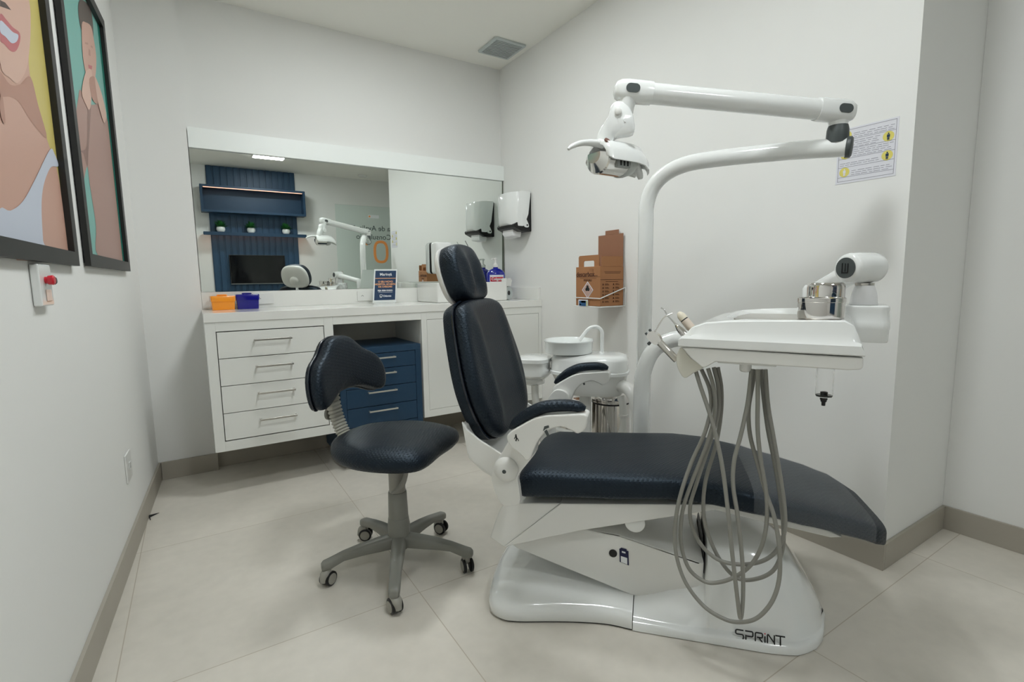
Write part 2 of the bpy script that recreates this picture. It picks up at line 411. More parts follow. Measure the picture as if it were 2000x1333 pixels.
# ================================================================== THINGS ON THE WORKTOP
def lidded_box(name, label, m, x0, x1, y0, d, h, rz):
    t = thing(name, label, 'box', ((x0+x1)/2, y0+d/2, CZ+.0005), rz)
    w = x1-x0
    bm = B(); loft(bm, [[(p[0], p[1], z) for p in rrect(w*s, d*s, .006)] for z, s in ((0,.9),(h*.66,.95))]); obj('body', bm, m, t)
    bm = B(); loft(bm, [[(p[0], p[1], z) for p in rrect(w*s, d*s, .007)] for z, s in ((h*.60,.985),(h*.94,1.0),(h,.97))])
    obj('lid', bm, m, t)
    bm = B(); tube(bm, [(-w*.2,0,h+.0005),(-w*.15,0,h+.003),(w*.15,0,h+.003),(w*.2,0,h+.0005)], .004, 8, 4, mi=0); obj('handle', bm, m, t)
lidded_box('plastic_box', 'small orange lidded plastic box beside the pillar', ORANGE, .070, .187, 3.11, .13, .075, R(2))
lidded_box('plastic_box', 'small cobalt blue lidded plastic box beside the orange one', COBALT, .192, .308, 3.115, .13, .081, R(-1))
# tabletop sign
t = thing('tabletop_sign', 'navy acrylic tabletop sign leaning against the upstand', 'sign', (1.020, 3.13, CZ+.0005), R(-4))
def SG(x, y, off=0):
    a = R(80); return Vector((x + y*.13, y*math.cos(a)-off*math.sin(a)-.01, y*math.sin(a)+off*math.cos(a)+.02))
def sgq(bm, x0, x1, y0, y1, off, th=.001):
    v = [bm.verts.new(SG(x, y, o)) for o in (off-th, off) for (x, y) in ((x0,y0),(x1,y0),(x1,y1),(x0,y1))]
    fs = [bm.faces.new([v[i] for i in q]) for q in ((0,3,2,1),(4,5,6,7),(0,1,5,4),(1,2,6,5),(2,3,7,6),(3,0,4,7))]
    bmesh.ops.recalc_face_normals(bm, faces=fs)
bm = B(); sgq(bm, -.076, .072, -.012, .200, 0, .003)
box(bm, -.070, .066, -.012, .05, 0, .006)
obj('holder', bm, mat('milky_acrylic', srgb(228, 232, 230), .15, coat=.5), t, smooth=False)
bm = B(); sgq(bm, -.068, .064, .003, .190, .0015); obj('card', bm, SIGNB, t, smooth=False)
bm = B(); sgq(bm, -.067, .063, .1395, .143, .0022); obj('rule', bm, SIGNO, t, smooth=False)
xd = SG(1,0)-SG(0,0); yd = Vector((0, math.cos(R(80)), math.sin(R(80))))
for body, size, y, m_, x in (('Maringá', .024, .166, SIGNW, -.002), ('O SEU NOVO', .0155, .119, SIGNO, -.002), ('HOSPITAL ACABOU', .0150, .103, SIGNO, -.002), ('DE CHEGAR!', .0155, .087, SIGNO, -.002), ('SEJA BEM-VINDO', .0125, .063, SIGNW, -.002), ('Odonto', .016, .028, SIGNW, .012)):
    text('lettering', body, size, m_, t, SG(x, y, .0030), xd, yd, bold=.0004)
bm = B(); sgq(bm, -.045, .045, .052, .0535, .003); obj('underline', bm, SIGNW, t, smooth=False)
bm = B(); tube(bm, [SG(-.034, .036, .003), SG(-.026, .037, .003), SG(-.020, .036, .003), SG(-.021, .024, .003), SG(-.025, .020, .003), SG(-.027, .026, .003), SG(-.030, .020, .003), SG(-.033, .024, .003), SG(-.034, .036, .003)], .0014, 6, 4); obj('tooth_emblem', bm, SIGNW, t)
# vessel basin
t = thing('basin', 'square white countertop basin behind the headrest', 'sink', (0,0,CZ+.0005))
bm = B(); x0, x1, y0, y1, h = 1.292, 1.806, 2.915, 3.262, .125; w = .022
def ringloop(x0, x1, y0, y1, z, r=.012): return [(p[0], p[1], z) for p in rrect(x1-x0, y1-y0, r, 4, (x0+x1)/2, (y0+y1)/2)]
loft(bm, [ringloop(x0+.004,x1-.004,y0+.004,y1-.004,0), ringloop(x0,x1,y0,y1,.004), ringloop(x0,x1,y0,y1,h-.003), ringloop(x0+.003,x1-.003,y0+.003,y1-.003,h), ringloop(x0+w,x1-w,y0+w,y1-w,h), ringloop(x0+w+.01,x1-w-.01,y0+w+.01,y1-w-.01,.03), ringloop(x0+.1,x1-.1,y0+.08,y1-.08,.022)])
obj('bowl', bm, mat('white_ceramic', srgb(236, 236, 232), .12, coat=.7), t)
bm = B(); lathe(bm, [(.022,0),(.022,.003),(.014,.004)], (1.55,3.09,.0225)); obj('drain', bm, CHROME, t)
# tap
t = thing('basin_tap', 'tall chrome tap with a thin lever behind the headrest', 'tap', (1.64, 3.272, CZ))
t.location = (1.70, 3.225, CZ+.126)
bm = B(); lathe(bm, [(.024,0),(.024,.006),(.017,.008),(.017,.17),(.019,.172),(.019,.20),(.013,.205)], (0,0,0)); obj('body', bm, CHROME, t)
bm = B(); tube(bm, [(0,-.017,.12),(0,-.06,.135),(0,-.12,.125),(0,-.135,.10)], .010, 12, 6); obj('spout', bm, CHROME, t)
bm = B(); tube(bm, [(0,0,.214),(-.015,0,.235),(-.05,-.005,.292)], .0028, 8, 4); obj('lever', bm, CHROME, t)
# mouthwash bottle
t = thing('pump_bottle', 'blue mouthwash bottle with white pump and red label', 'bottle', (1.880, 3.195, CZ+.0005), R(-20))
bm = B(); loft(bm, [rsec((0,0,z), (1,0,0), (0,1,0), a, b_, 2.8, 28) for z, a, b_ in ((0,.058,.032),(.006,.064,.037),(.16,.068,.040),(.185,.067,.039),(.205,.056,.034),(.218,.034,.026),(.223,.018,.018),(.232,.017,.017))])
obj('body', bm, LIQ, t)
bm = B(); lathe(bm, [(.020,.232),(.020,.250),(.012,.256),(.008,.262),(.0075,.285),(.013,.288),(.013,.297),(.006,.300)]); tube(bm, [(0,0,.291),(-.02,-.01,.292),(-.035,-.018,.286)], .005, 8, 3); obj('pump', bm, WSAT, t)
bm = B()
def lab(bm, a0, a1, z0, z1, off, n=10):
    rows = []
    for z in (z0, z1):
        row = []
        for k in range(n+1):
            xx = a0+(a1-a0)*k/n; yy = -(.0405*(1-min(1,(abs(xx)/.0700))**2.8)**(1/2.8)) - off
            row.append(bm.verts.new((xx, yy, z)))
        rows.append(row)
    for k in range(n): bm.faces.new((rows[0][k], rows[0][k+1], rows[1][k+1], rows[1][k]))
lab(bm, -.050, .052, .055, .175, .0012); obj('label_sticker', bm, PAPER, t)
bm = B(); lab(bm, -.046, .048, .128, .160, .0020); obj('brand_band', bm, LABELR, t)
text('lettering', 'Colgate', .026, SIGNW, t, (.001, -.0445, .145), (1,0,0), (0,0,1), bold=.0006)
bm = B(); tube(bm, [(-.03,-.0425,.085),(-.012,-.0430,.105),(.012,-.0430,.105),(.03,-.0425,.085)], .003, 8, 6); obj('arc_logo', bm, mat('label_orange', srgb(222, 130, 70), .5), t)
# tape roll + white block
t = thing('tape_roll', 'clear tape roll in a white cutter beside the basin', 'tape', (1.872, 3.02, CZ+.0005), R(25))
bm = B(); lathe(bm, [(.018,-.011),(.046,-.011),(.046,.011),(.018,.011)], (0,0,.0465), (0,1,0), 32); obj('roll', bm, TAPE, t)
bm = B(); lathe(bm, [(.006,-.0115),(.0165,-.0115),(.0165,.0115),(.006,.0115)], (0,0,.0465), (0,1,0), 24); obj('core', bm, BLACK, t)
bm = B(); prism(bm, [(-.045,.094),(.015,.094),(.03,.135),(.015,.150),(-.045,.150)], -.02, .02, 'y'); box(bm, -.045, -.035, -.02, .02, 0, .0935); obj('cutter', bm, WSAT, t, bevel=.003)
# power sockets on the upstand
def socket(name, label, x, z, y=YB-.0185):
    t = thing(name, label, 'socket', (x, y, z))
    bm = B(); prism(bm, rrect(.11, .062, .004), -.008, -.0005, 'y'); obj('plate', bm, WSAT, t, bevel=.001)
    bm = B()
    for dx in (-.028, -.018, -.023): lathe(bm, [(.0022,0),(.0022,-.0005)], (dx, -.0082, .004 if dx == -.023 else 0), (0,1,0), 10)
    obj('socket_holes', bm, BLACK, t)
socket('power_socket', 'white power socket on the upstand beside the blue box', .345, .968)
socket('power_socket', 'white power socket on the upstand behind the navy sign', .945, .966)
# soap dispenser fixed on the mirror
t = thing('soap_dispenser', 'white soap dispenser with black back fixed on the mirror', 'soap dispenser', (1.475, 3.282, 1.105))
bm = B(); prism(bm, rrect(.125, .215, .015, 5, 0, .1075), -.012, .0, 'y'); obj('back_plate', bm, BLACK, t)
bm = B(); loft(bm, [[(p[0], y, p[1]) for p in rrect(.13*s, .218*s2, .02, 5, 0, .109)] for y, s, s2 in ((-.0125,1,1),(-.07,.98,.99),(-.09,.9,.95),(-.098,.75,.85))]); obj('cover', bm, WHITE, t)
text('lettering', 'Trilha', .012, PRINTG, t, (.0, -.0988, .165), (1,0,0), (0,0,1))

# ================================================================== RIGHT WALL
# towel dispenser
t = thing('towel_dispenser', 'white and black paper towel dispenser on the right wall', 'towel dispenser', (XR-.0005, 3.03, 1.40))
W2 = .122
bm = B(); prism(bm, [(0,-.014),(0,.246),(-.03,.246),(-.050,.09),(-.140,.03),(-.135,.012),(-.08,-.014)], -W2+.004, W2-.004, 'y')
obj('back_case', bm, BLACK, t, bevel=.004)
bm = B()
def cov(z, dep, k=1.0):
    L = []
    for i in range(21):
        a = -1+2*i/20; L.append((-dep*(1-abs(a)**3.2*.30), a*(W2+.002)*k, z + .0))
    return L
rows = []
for z, d0, dep in ((.252,-.012,.120),(.247,-.010,.150),(.225,-.012,.160),(.10,-.030,.160),(.045,-.055,.156),(.020,-.072,.150)):
    L = cov(z, dep); L = [(d0, -W2-.003, z)] + L + [(d0, W2+.003, z)]
    zz = lambda i: -.0
    rows.append([(p[0], p[1], z + (.018*(1-((p[1])/W2)**2) if z < .03 else 0)) for p in L])
loft(bm, rows, True)
obj('cover', bm, WHITE, t, ang=50)
for sy in (-1, 1):
    bm = B(); prism(bm, smooth_outline([(-.075,.10),(-.045,.06),(-.028,.022),(-.042,.010),(-.070,.024)], 4), sy*(W2+.0035), sy*(W2+.006), 'y'); obj('hinge_lug', bm, WHITE, t)
    bm = B(); lathe(bm, [(.006,0),(.006,.002)], (-.043, sy*(W2+.0065), .026), (0,sy,0), 14); obj('hinge_pin', bm, BLACK, t)
bm = B(); loft(bm, [[(-.11,-.05,.03),(-.06,-.05,.03),(-.06,.07,.03),(-.11,.07,.03)],[(-.115,-.055,-.02),(-.045,-.06,-.02),(-.045,.08,-.025),(-.115,.085,-.02)],[(-.11,-.05,-.042),(-.05,-.055,-.050),(-.045,.07,-.052),(-.105,.075,-.044)]]); obj('paper_towel', bm, TISSUE, t, bevel=.004)

# cardboard sharps box in its wire cradle
x0, x1, ya, yb = 1.785, 1.985, 1.975, 2.155
YA, YBX = 2.017, 2.217
t = thing('sharps_box', 'brown cardboard sharps disposal box in a wall cradle', 'cardboard box', (1.83, 0, .905), 0)
XA, XZ = .0, .170
bm = B(); box(bm, XA, XZ, YA, YBX, .0, .2135); obj('body', bm, CARD, t, bevel=.002)
def handle_panel(bm):
    o = [(YA+.03,.214),(YA+.03,.268),(YA+.038,.276),(YBX-.008,.276),(YBX,.268),(YBX,.214),(YBX-.042,.214),(YBX-.042,.240),(YBX-.048,.246),(YA+.075,.246),(YA+.07,.240),(YA+.07,.214)]
    prism(bm, o, XA+.02, XA+.0235, 'x')
bm = B(); handle_panel(bm); obj('carry_handle', bm, CARD, t)
bm = B(); box(bm, XZ-.006, XZ-.0025, YA, YBX-.002, .214, .392); box(bm, XZ-.006, XZ-.0025, YA+.035, YBX-.06, .392, .415)
obj('top_flap', bm, CARDIN, t, bevel=.001)
bm = B(); box(bm, XA+.008, XZ-.008, YA-.003, YA-.0002, .214, .266); box(bm, XA+.120, XA+.124, YA-.0034, YA-.0031, .222, .246); obj('inner_flap', bm, CARD, t)
# printing: front face (-x) and side face (-y)
def fr(y, z): return (XA-.0006, y, z)
text('lettering', 'descarbox', .036, INK, t, (XA-.0006, (YA+YBX)/2+.02, .172), (0,-1,0), (0,0,1), bold=.0005)
text('lettering', 'PERFURO', .016, INK, t, (XA-.0006, (YA+YBX)/2, .139), (0,-1,0), (0,0,1))
bm = B()
for z, a, b_ in ((.158,.0,.198),(.150,.03,.165)): box(bm, XA-.0006, XA-.0001, YA+a, YA+b_, z-.0008, z+.0008)
box(bm, XA-.0006, XA-.0001, YA+.02, YA+.09, .162, .165); box(bm, XA-.0007, XA-.0001, YA+.055, YA+.0562, .165, .20)
for z in (.190,.199): box(bm, XA-.0006, XA-.0001, YA+.055, YA+.085, z, z+.0012)
# print on the side panel
for i in range(6):
    for j in range(4):
        xx = XA+.010+j*.038+(.0 if j % 2 else .004); z = .112-i*.0185
        if j % 2 == 0:
            box(bm, xx, xx+.014, YA-.0008, YA-.0002, z, z+.0015); box(bm, xx+.004, xx+.010, YA-.0008, YA-.0002, z+.0015, z+.009)
        else:
            for q in range(3): box(bm, xx-.014, xx+.016-.006*(q == 2), YA-.0008, YA-.0002, z+q*.0035, z+q*.0035+.0014)
for z, a, b_ in ((.142,.002,.168),(.131,.04,.13),(.184,.03,.15),(.177,.035,.145)): box(bm, XA+a, XA+b_, YA-.0008, YA-.0002, z-.001, z+.0012)
obj('printing', bm, INK, t, smooth=False)
yc, zc = (YA+YBX)/2+.0, .087
bm = B(); prism(bm, [(yc-.047,zc),(yc,zc-.047),(yc+.047,zc),(yc,zc+.047)], XA-.0008, XA-.0002, 'x'); obj('hazard_diamond', bm, PAPER, t, smooth=False)
bm = B(); prism(bm, [(yc-.042,zc),(yc,zc-.042),(yc+.042,zc),(yc,zc+.042)], XA-.0012, XA-.0009, 'x'); obj('hazard_field', bm, mat('hazard_pinkgrey', srgb(190, 160, 150), .8), t, smooth=False)
bm = B()
for k in range(3):
    a = 2*PI*k/3+PI/2; lathe(bm, [(.005,0),(.0095,0),(.0095,.0003),(.005,.0003)], (XA-.0014, yc+.009*math.cos(a), zc+.008+.009*math.sin(a)), (-1,0,0), 16)
lathe(bm, [(.005,0),(.005,.0004)], (XA-.0014, yc, zc+.008), (-1,0,0), 12)
obj('biohazard_symbol', bm, BLACK, t)
t = thing('wire_cradle', 'white wire cradle with a small label holding the cardboard box', 'bracket', (1.83, 0, .905))
bm = B(); xo = XA-.006; yo0, yo1 = YA-.008, YBX+.006
tube(bm, [(.178,yo1,.09),(xo,yo1,.044),(xo,yo0,.042),(.178,yo0,.098)], .0030, 8, 1); obj('front_rail', bm, WHITE, t)
bm = B(); tube(bm, [(.178,yo1,-.004),(xo,yo1,-.004),(xo,yo0,-.004),(.178,yo0,-.004)], .0028, 8, 1)
for yy in (YA+.05, YBX-.05): tube(bm, [(xo,yy,-.004),(.178,yy,-.004)], .0026, 8, 1)
tube(bm, [(.178,yo0,.098),(.178,yo0,-.004)], .0028, 8, 1); tube(bm, [(.178,yo1,.09),(.178,yo1,-.004)], .0028, 8, 1)
obj('floor_wires', bm, WHITE, t)
bm = B(); box(bm, xo-.0055, xo-.0035, YBX-.115, YBX-.035, -.005, .034); obj('label_card', bm, PAPER, t, smooth=False)
for (a, b_, c, d, m_) in ((.043,.100,-.001,.028,mat('card_blue', srgb(40,86,130), .5)), (.105,.111,-.001,.028,mat('card_green', srgb(190,196,96), .5)), (.060,.098,.017,.028,mat('card_green', srgb(190,196,96), .5)), (.043,.060,.002,.010,SIGNW)):
    bm = B(); box(bm, xo-.0066 - (0 if a != .060 and a != .043 else .0004) , xo-.0058, YBX-b_, YBX-a, c, d); obj('card_print', bm, m_, t, smooth=False)

# safety notice sheet
t = thing('notice_sheet', 'white safety notice with yellow round pictograms on right wall', 'notice', (XR, 0, 0))
ny0, ny1, nz0, nz1 = .772, .958, 1.378, 1.568
bm = B(); box(bm, -.0012, -.0003, ny0, ny1, nz0, nz1); obj('sheet', bm, PAPER, t, smooth=False)
bm = B(); e = .0006
def ln(y0, y1, z0, z1): box(bm, -.0018, -.0013, y0, y1, z0, z1)
a0, a1 = ny0+.006, ny1-.006
for z in (nz0+.008, nz0+.022, nz0+.056, nz0+.086, nz0+.118, nz0+.150, nz1-.006): ln(a0, a1, z-e, z+e)
ln(a0, a0+2*e, nz0+.008, nz1-.006); ln(a1-2*e, a1, nz0+.008, nz1-.006)
random.seed(3)
for zi, (z, n, side) in enumerate(((nz0+.154,3,1),(nz0+.121,4,-1),(nz0+.090,4,1),(nz0+.062,2,-1),(nz0+.026,3,1))):
    y0_, y1_ = (a0+.006, a1-.045) if side == 1 else (a0+.045, a1-.006)
    for k in range(n):
        y = y1_
        while y > y0_+.01:
            w_ = random.uniform(.007, .022); ln(max(y0_, y-w_), y, z+k*.0068, z+k*.0068+.0015); y -= w_+random.uniform(.002,.007)
obj('print_lines', bm, PRINTG, t, smooth=False)
random.seed(7)
for i, (y, z) in enumerate(((a1-.022, nz0+.165),(a0+.022, nz0+.133),(a1-.022, nz0+.101),(a0+.022, nz0+.071),(a1-.022, nz0+.039))):
    bm = B(); lathe(bm, [(.0165,0),(.0165,.0004)], (-.0014, y, z), (-1,0,0), 28); pc = obj('pictogram', bm, YEL, t, smooth=False)
    bm = B(); lathe(bm, [(.0024,0),(.0024,.0003)], (-.0020, y, z+.009), (-1,0,0), 12); box(bm, -.0022, -.0019, y-.0045, y+.0045, z-.003, z+.006); box(bm, -.0022, -.0019, y-.0032, y-.0003, z-.012, z-.0035); box(bm, -.0022, -.0019, y+.0003, y+.0032, z-.012, z-.0035)
    obj('figure', bm, [BLACK, SIGNB, BLACK, SIGNB, PAPER][i], pc, smooth=False)

# ================================================================== LEFT WALL
def wp(bm, pts, off, th=.0008, mi=0):
    if len(pts) > 4: pts = smooth_outline(pts, 4)
    A = [bm.verts.new(LW(s, off, z)) for s, z in pts]
    f = bm.faces.new(A); f.material_index = mi
    if f.normal.dot(lwn) < 0: f.normal_flip()
    f.normal_update()
def frame_parts(t, s0, s1, z0, z1, fwid=.040, dep=.020):
    bm = B()
    for a, b_, c, d in ((s0,s1,z0,z0+fwid),(s0,s1,z1-fwid,z1),(s0,s0+fwid,z0+fwid,z1-fwid),(s1-fwid,s1,z0+fwid,z1-fwid)): wallbox(bm, a, b_, .004, dep, c, d)
    obj('frame', bm, FRAMEB, t, smooth=False, bevel=.001)
    bm = B(); wallbox(bm, s0+.01, s1-.01, .0006, .0038, z0+.01, z1-.01); obj('backing_board', bm, BLACK, t, smooth=False)
YELLOW = mat('print_yellow', srgb(204, 188, 108), .4); TEAL = mat('print_teal', srgb(116, 176, 166), .4); TEALREFL = mat('teal_glass_reflection', srgb(16, 112, 98), .4)
SKIN = mat('print_skin', srgb(202, 160, 142), .4); SKIN2 = mat('print_skin_deep', srgb(180, 134, 116), .4); SKIN3 = mat('print_skin_light', srgb(212, 174, 156), .4)
LIP = mat('print_lip', srgb(190, 104, 108), .4); TOP = mat('print_white_top', srgb(198, 204, 218), .4); HAIR = mat('print_hair', srgb(78, 64, 58), .4); KNIT = mat('print_knit', srgb(168, 132, 120), .4); KNIT2 = mat('print_knit_deep', srgb(138, 104, 94), .4)
t = thing('framed_poster', 'black-framed portrait of a smiling woman in a white top on yellow', 'picture')
frame_parts(t, -1.16, -.325, 1.114, 2.19)
bm = B()
for q, off, mi in [([[-1.12, 1.154], [-0.365, 1.154], [-0.365, 2.15], [-1.12, 2.15]], 0.0045, 0), ([[-0.656, 1.772], [-0.499, 1.851], [-0.455, 1.799], [-0.469, 1.73], [-0.513, 1.645], [-0.524, 1.585], [-0.488, 1.528], [-0.445, 1.454], [-0.381, 1.386], [-0.366, 1.29], [-0.366, 1.165], [-0.366, 1.1549999999999998], [-0.876, 1.1549999999999998]], 0.005, 1), ([[-0.524, 1.585], [-0.488, 1.528], [-0.445, 1.454], [-0.569, 1.467], [-0.638, 1.489], [-0.698, 1.482], [-0.762, 1.467], [-0.743, 1.521], [-0.687, 1.513], [-0.614, 1.537]], 0.0054, 2), ([[-0.656, 1.772], [-0.499, 1.851], [-0.455, 1.799], [-0.469, 1.73], [-0.513, 1.645], [-0.562, 1.584], [-0.632, 1.535], [-0.681, 1.529], [-0.734, 1.548]], 0.0058, 3), ([[-0.683, 1.694], [-0.65, 1.704], [-0.613, 1.704], [-0.688, 1.679]], 0.0062, 4), ([[-0.695, 1.659], [-0.658, 1.664], [-0.62, 1.664], [-0.572, 1.671], [-0.576, 1.65], [-0.612, 1.615], [-0.65, 1.598], [-0.693, 1.597], [-0.716, 1.599]], 0.0062, 5), ([[-0.7, 1.644], [-0.663, 1.649], [-0.625, 1.651], [-0.586, 1.66], [-0.603, 1.639], [-0.643, 1.619], [-0.68, 1.618], [-0.71, 1.616]], 0.0066, 6), ([[-0.434, 1.426], [-0.393, 1.425], [-0.366, 1.397], [-0.439, 1.38], [-0.498, 1.343], [-0.544, 1.3], [-0.573, 1.248], [-0.592, 1.169], [-0.591, 1.1549999999999998], [-0.88, 1.1549999999999998], [-0.849, 1.215], [-0.792, 1.218], [-0.703, 1.251], [-0.597, 1.317]], 0.0062, 6), ([[-0.764, 1.461], [-0.749, 1.471], [-0.751, 1.417], [-0.765, 1.408], [-0.776, 1.426]], 0.0066, 2)]:
    wp(bm, q, off, mi=mi)
obj('print', bm, [YELLOW, SKIN, SKIN2, SKIN3, HAIR, LIP, TOP], t, smooth=False)

t = thing('framed_poster', 'black-framed portrait of a man in a brown sweater on teal', 'picture')
frame_parts(t, -.182, .566, 1.119, 2.188)
bm = B()
for q, off, mi in [([[-0.142, 1.159], [0.526, 1.159], [0.526, 2.148], [-0.142, 2.148]], 0.0045, 0), ([[0.031, 1.733], [0.083, 1.723], [0.202, 1.733], [0.364, 1.781], [0.504, 1.749], [0.525, 1.638], [0.525, 1.46], [0.525, 1.304], [0.525, 1.16], [0.022, 1.16], [0.04, 1.272], [0.015, 1.411], [0.007, 1.47], [-0.083, 1.397], [-0.104, 1.423], [-0.086, 1.493], [-0.082, 1.6], [-0.018, 1.684]], 0.005, 1), ([[0.119, 1.69], [0.183, 1.727], [0.12, 1.628], [0.046, 1.522], [0.007, 1.47], [-0.033, 1.504], [-0.081, 1.502], [0.036, 1.546]], 0.0054, 2), ([[0.166, 2.074], [0.227, 2.113], [0.339, 2.1470000000000002], [0.397, 2.133], [0.38, 2.045], [0.331, 2.067], [0.218, 2.029], [0.166, 1.98], [0.142, 2.022]], 0.0054, 3), ([[0.178, 2.006], [0.257, 2.047], [0.349, 2.071], [0.376, 2.038], [0.389, 1.976], [0.337, 1.889], [0.239, 1.809], [0.166, 1.821], [0.134, 1.88]], 0.0058, 4), ([[0.198, 1.954], [0.253, 1.973], [0.249, 1.964], [0.194, 1.946]], 0.0062, 5), ([[0.299, 1.983], [0.336, 1.992], [0.332, 1.983], [0.294, 1.974]], 0.0062, 5), ([[0.251, 1.952], [0.278, 1.956], [0.274, 1.933], [0.237, 1.923]], 0.0062, 5), ([[0.209, 1.879], [0.284, 1.901], [0.266, 1.881], [0.211, 1.867]], 0.0062, 6), ([[0.158, 1.836], [0.238, 1.873], [0.261, 1.853], [0.188, 1.738], [0.137, 1.696], [0.094, 1.701], [0.046, 1.721], [0.086, 1.776]], 0.0062, 7), ([[0.198, 1.823], [0.301, 1.867], [0.338, 1.837], [0.327, 1.78], [0.246, 1.755], [0.204, 1.77]], 0.0066, 5), ([[0.301, 1.867], [0.352, 1.865], [0.426, 1.83], [0.464, 1.77], [0.399, 1.721], [0.346, 1.746], [0.312, 1.785]], 0.007, 7)]:
    wp(bm, q, off, mi=mi)
obj('print', bm, [TEAL, KNIT, KNIT2, HAIR, SKIN, SKIN2, LIP, SKIN3], t, smooth=False)
bm = B(); wallbox(bm, .498, .5255, .0045, .0062, 1.160, 2.147); obj('reflection_band', bm, TEALREFL, t, smooth=False)  # reflection in the picture glass, painted as a dark teal strip

# emergency call switch under the posters
t = thing('wall_switch', 'white switch box with a red button under the first poster', 'switch')
bm = B(); wallbox(bm, -.705, -.612, .0005, .018, 1.006, 1.108); obj('case', bm, WHITE, t, bevel=.004)
bm = B(); wallbox(bm, -.672, -.634, .0183, .0205, 1.018, 1.046); obj('rocker', bm, mat('peach_plastic', srgb(236, 210, 196), .4), t, bevel=.002)
bm = B(); c = LW(-.665, .0183, 1.069); lathe(bm, [(.0085,0),(.0085,.004),(.011,.006),(.012,.015),(.009,.018)], c, lwn, 20); obj('push_button', bm, RED, t)
bm = B(); c = LW(-.630, .0183, 1.068); lathe(bm, [(.009,0),(.010,.010),(.007,.013)], c, lwn, 18); obj('knob', bm, BLACK, t)
# low outlet
t = thing('wall_outlet', 'white rectangular wall outlet low on the left wall', 'socket')
bm = B(); wallbox(bm, .095, .200, .0003, .006, .280, .392); obj('plate', bm, WSAT, t, bevel=.002)
bm = B(); wallbox(bm, .14, .165, .0063, .009, .325, .352); obj('rocker', bm, WHITE, t, bevel=.001)
# dead leaf / scrap on the floor
bm = B()
P = [(-.268,2.72,.002),(-.255,2.735,.006),(-.240,2.748,.004),(-.215,2.762,.003)]
tube(bm, P, [.003,.010,.007,.0012], 8, 4, .5); tube(bm, [(-.25,2.735,.006),(-.245,2.70,.002)], .0016, 6, 3)
o = obj('floor_scrap', bm, BLACK, None); tag(o, 'tiny dark scrap lying against the left skirting', 'debris')
# ================================================================== DENTAL CHAIR (local frame: x towards the feet, y away from the camera side)
AZ = R(48.5); XH = Vector((math.cos(AZ), -math.sin(AZ), 0)); NH = Vector((math.sin(AZ), math.cos(AZ), 0)); ORG = NH*1.67
def interp(tab, x):
    if x <= tab[0][0]: return tab[0][1]
    for (a, va), (b, vb) in zip(tab, tab[1:]):
        if x <= b:
            t = (x-a)/(b-a); t = t*t*(3-2*t)*.5+t*.5; return va+(vb-va)*t
    return tab[-1][1]
chair = thing('dental_chair', 'white dental patient chair with navy leather cushions and foot cover', 'dental chair', ORG, -AZ)
# floor plinth, low part towards the head
bm = B()
def plan(sc, z, u0=-.532, u1=-.057, w=.243):
    pts = [(u1, -w), (-.14,-w+.004), (-.26,-w-.018), (-.40,-w-.055), (-.455,-w-.055), (-.500,-w-.02), (-.525,-w+.07), (-.540,-.05), (-.540,.08),(-.53,.22),(-.50,.285),(-.44,.305),(-.30,.28),(-.14,.245),(u1,.243)]
    return pts
base = plan(1, 0)
def sm_open(pts, n=5):
    C = catmull([(p[0], p[1], 0) for p in pts], n); return [(c.x, c.y) for c in C]
O = sm_open(base)
def inset(O, d):
    s = 1-d/.28
    return [(-.057+(x+.057)*(1-d/.50), y*s) for x, y in O]
loft(bm, [[(x, y, z) for x, y in inset(O, d)] for d, z in ((.004,.004),(0,.008),(0,.030),(.004,.042),(.014,.052),(.030,.058),(.09,.068),(.16,.076),(.22,.080),(.27,.081))])
obj('rear_plinth', bm, WHITE, chair, ang=60)
bm = B(); loft(bm, [[(x, y, z) for x, y in inset(O, .006)] for z in (.0004, .0039)]); obj('rubber_skirt', bm, BLACK, chair)
# tall motor cover towards the feet
bm = B()
topz = [(-.055,.075),(0,.100),(.06,.135),(.12,.160),(.150,.175),(.157,.258),(.22,.270),(.28,.275),(.34,.255),(.39,.218),(.43,.170),(.465,.115),(.492,.060),(.503,.035)]
hwid = [(-.055,.243),(.30,.240),(.38,.232),(.43,.205),(.465,.165),(.49,.110),(.503,.06)]
loops = []
us = sorted([-.055+.0279*i for i in range(21)]+[.149,.157])
for u in us:
    h = interp(topz, u); w = interp(hwid, u); sk = min(.030, h*.9); w2 = w-.012
    half = [(w, .003), (w, sk*.72), (w-.006, sk*.95), (w2-.004, sk), (w2-.012, sk+.004), (max(.03,w2*.86), sk+(h-sk)*.42), (max(.02,w2*.66), sk+(h-sk)*.82), (w2*.50, sk+(h-sk)*.965), (w2*.22, h)]
    loops.append([(u, -a, b_) for a, b_ in half] + [(u, a, b_) for a, b_ in half[::-1]])
loft(bm, loops)
obj('motor_cover', bm, WHITE, chair, ang=50)
bm = B(); prism(bm, [(-.155,.165),(-.118,.225),(-.085,.246),(.085,.246),(.118,.225),(.155,.165)], .1465, .1480, 'x'); obj('arm_slot', bm, BLACK, chair, smooth=False)
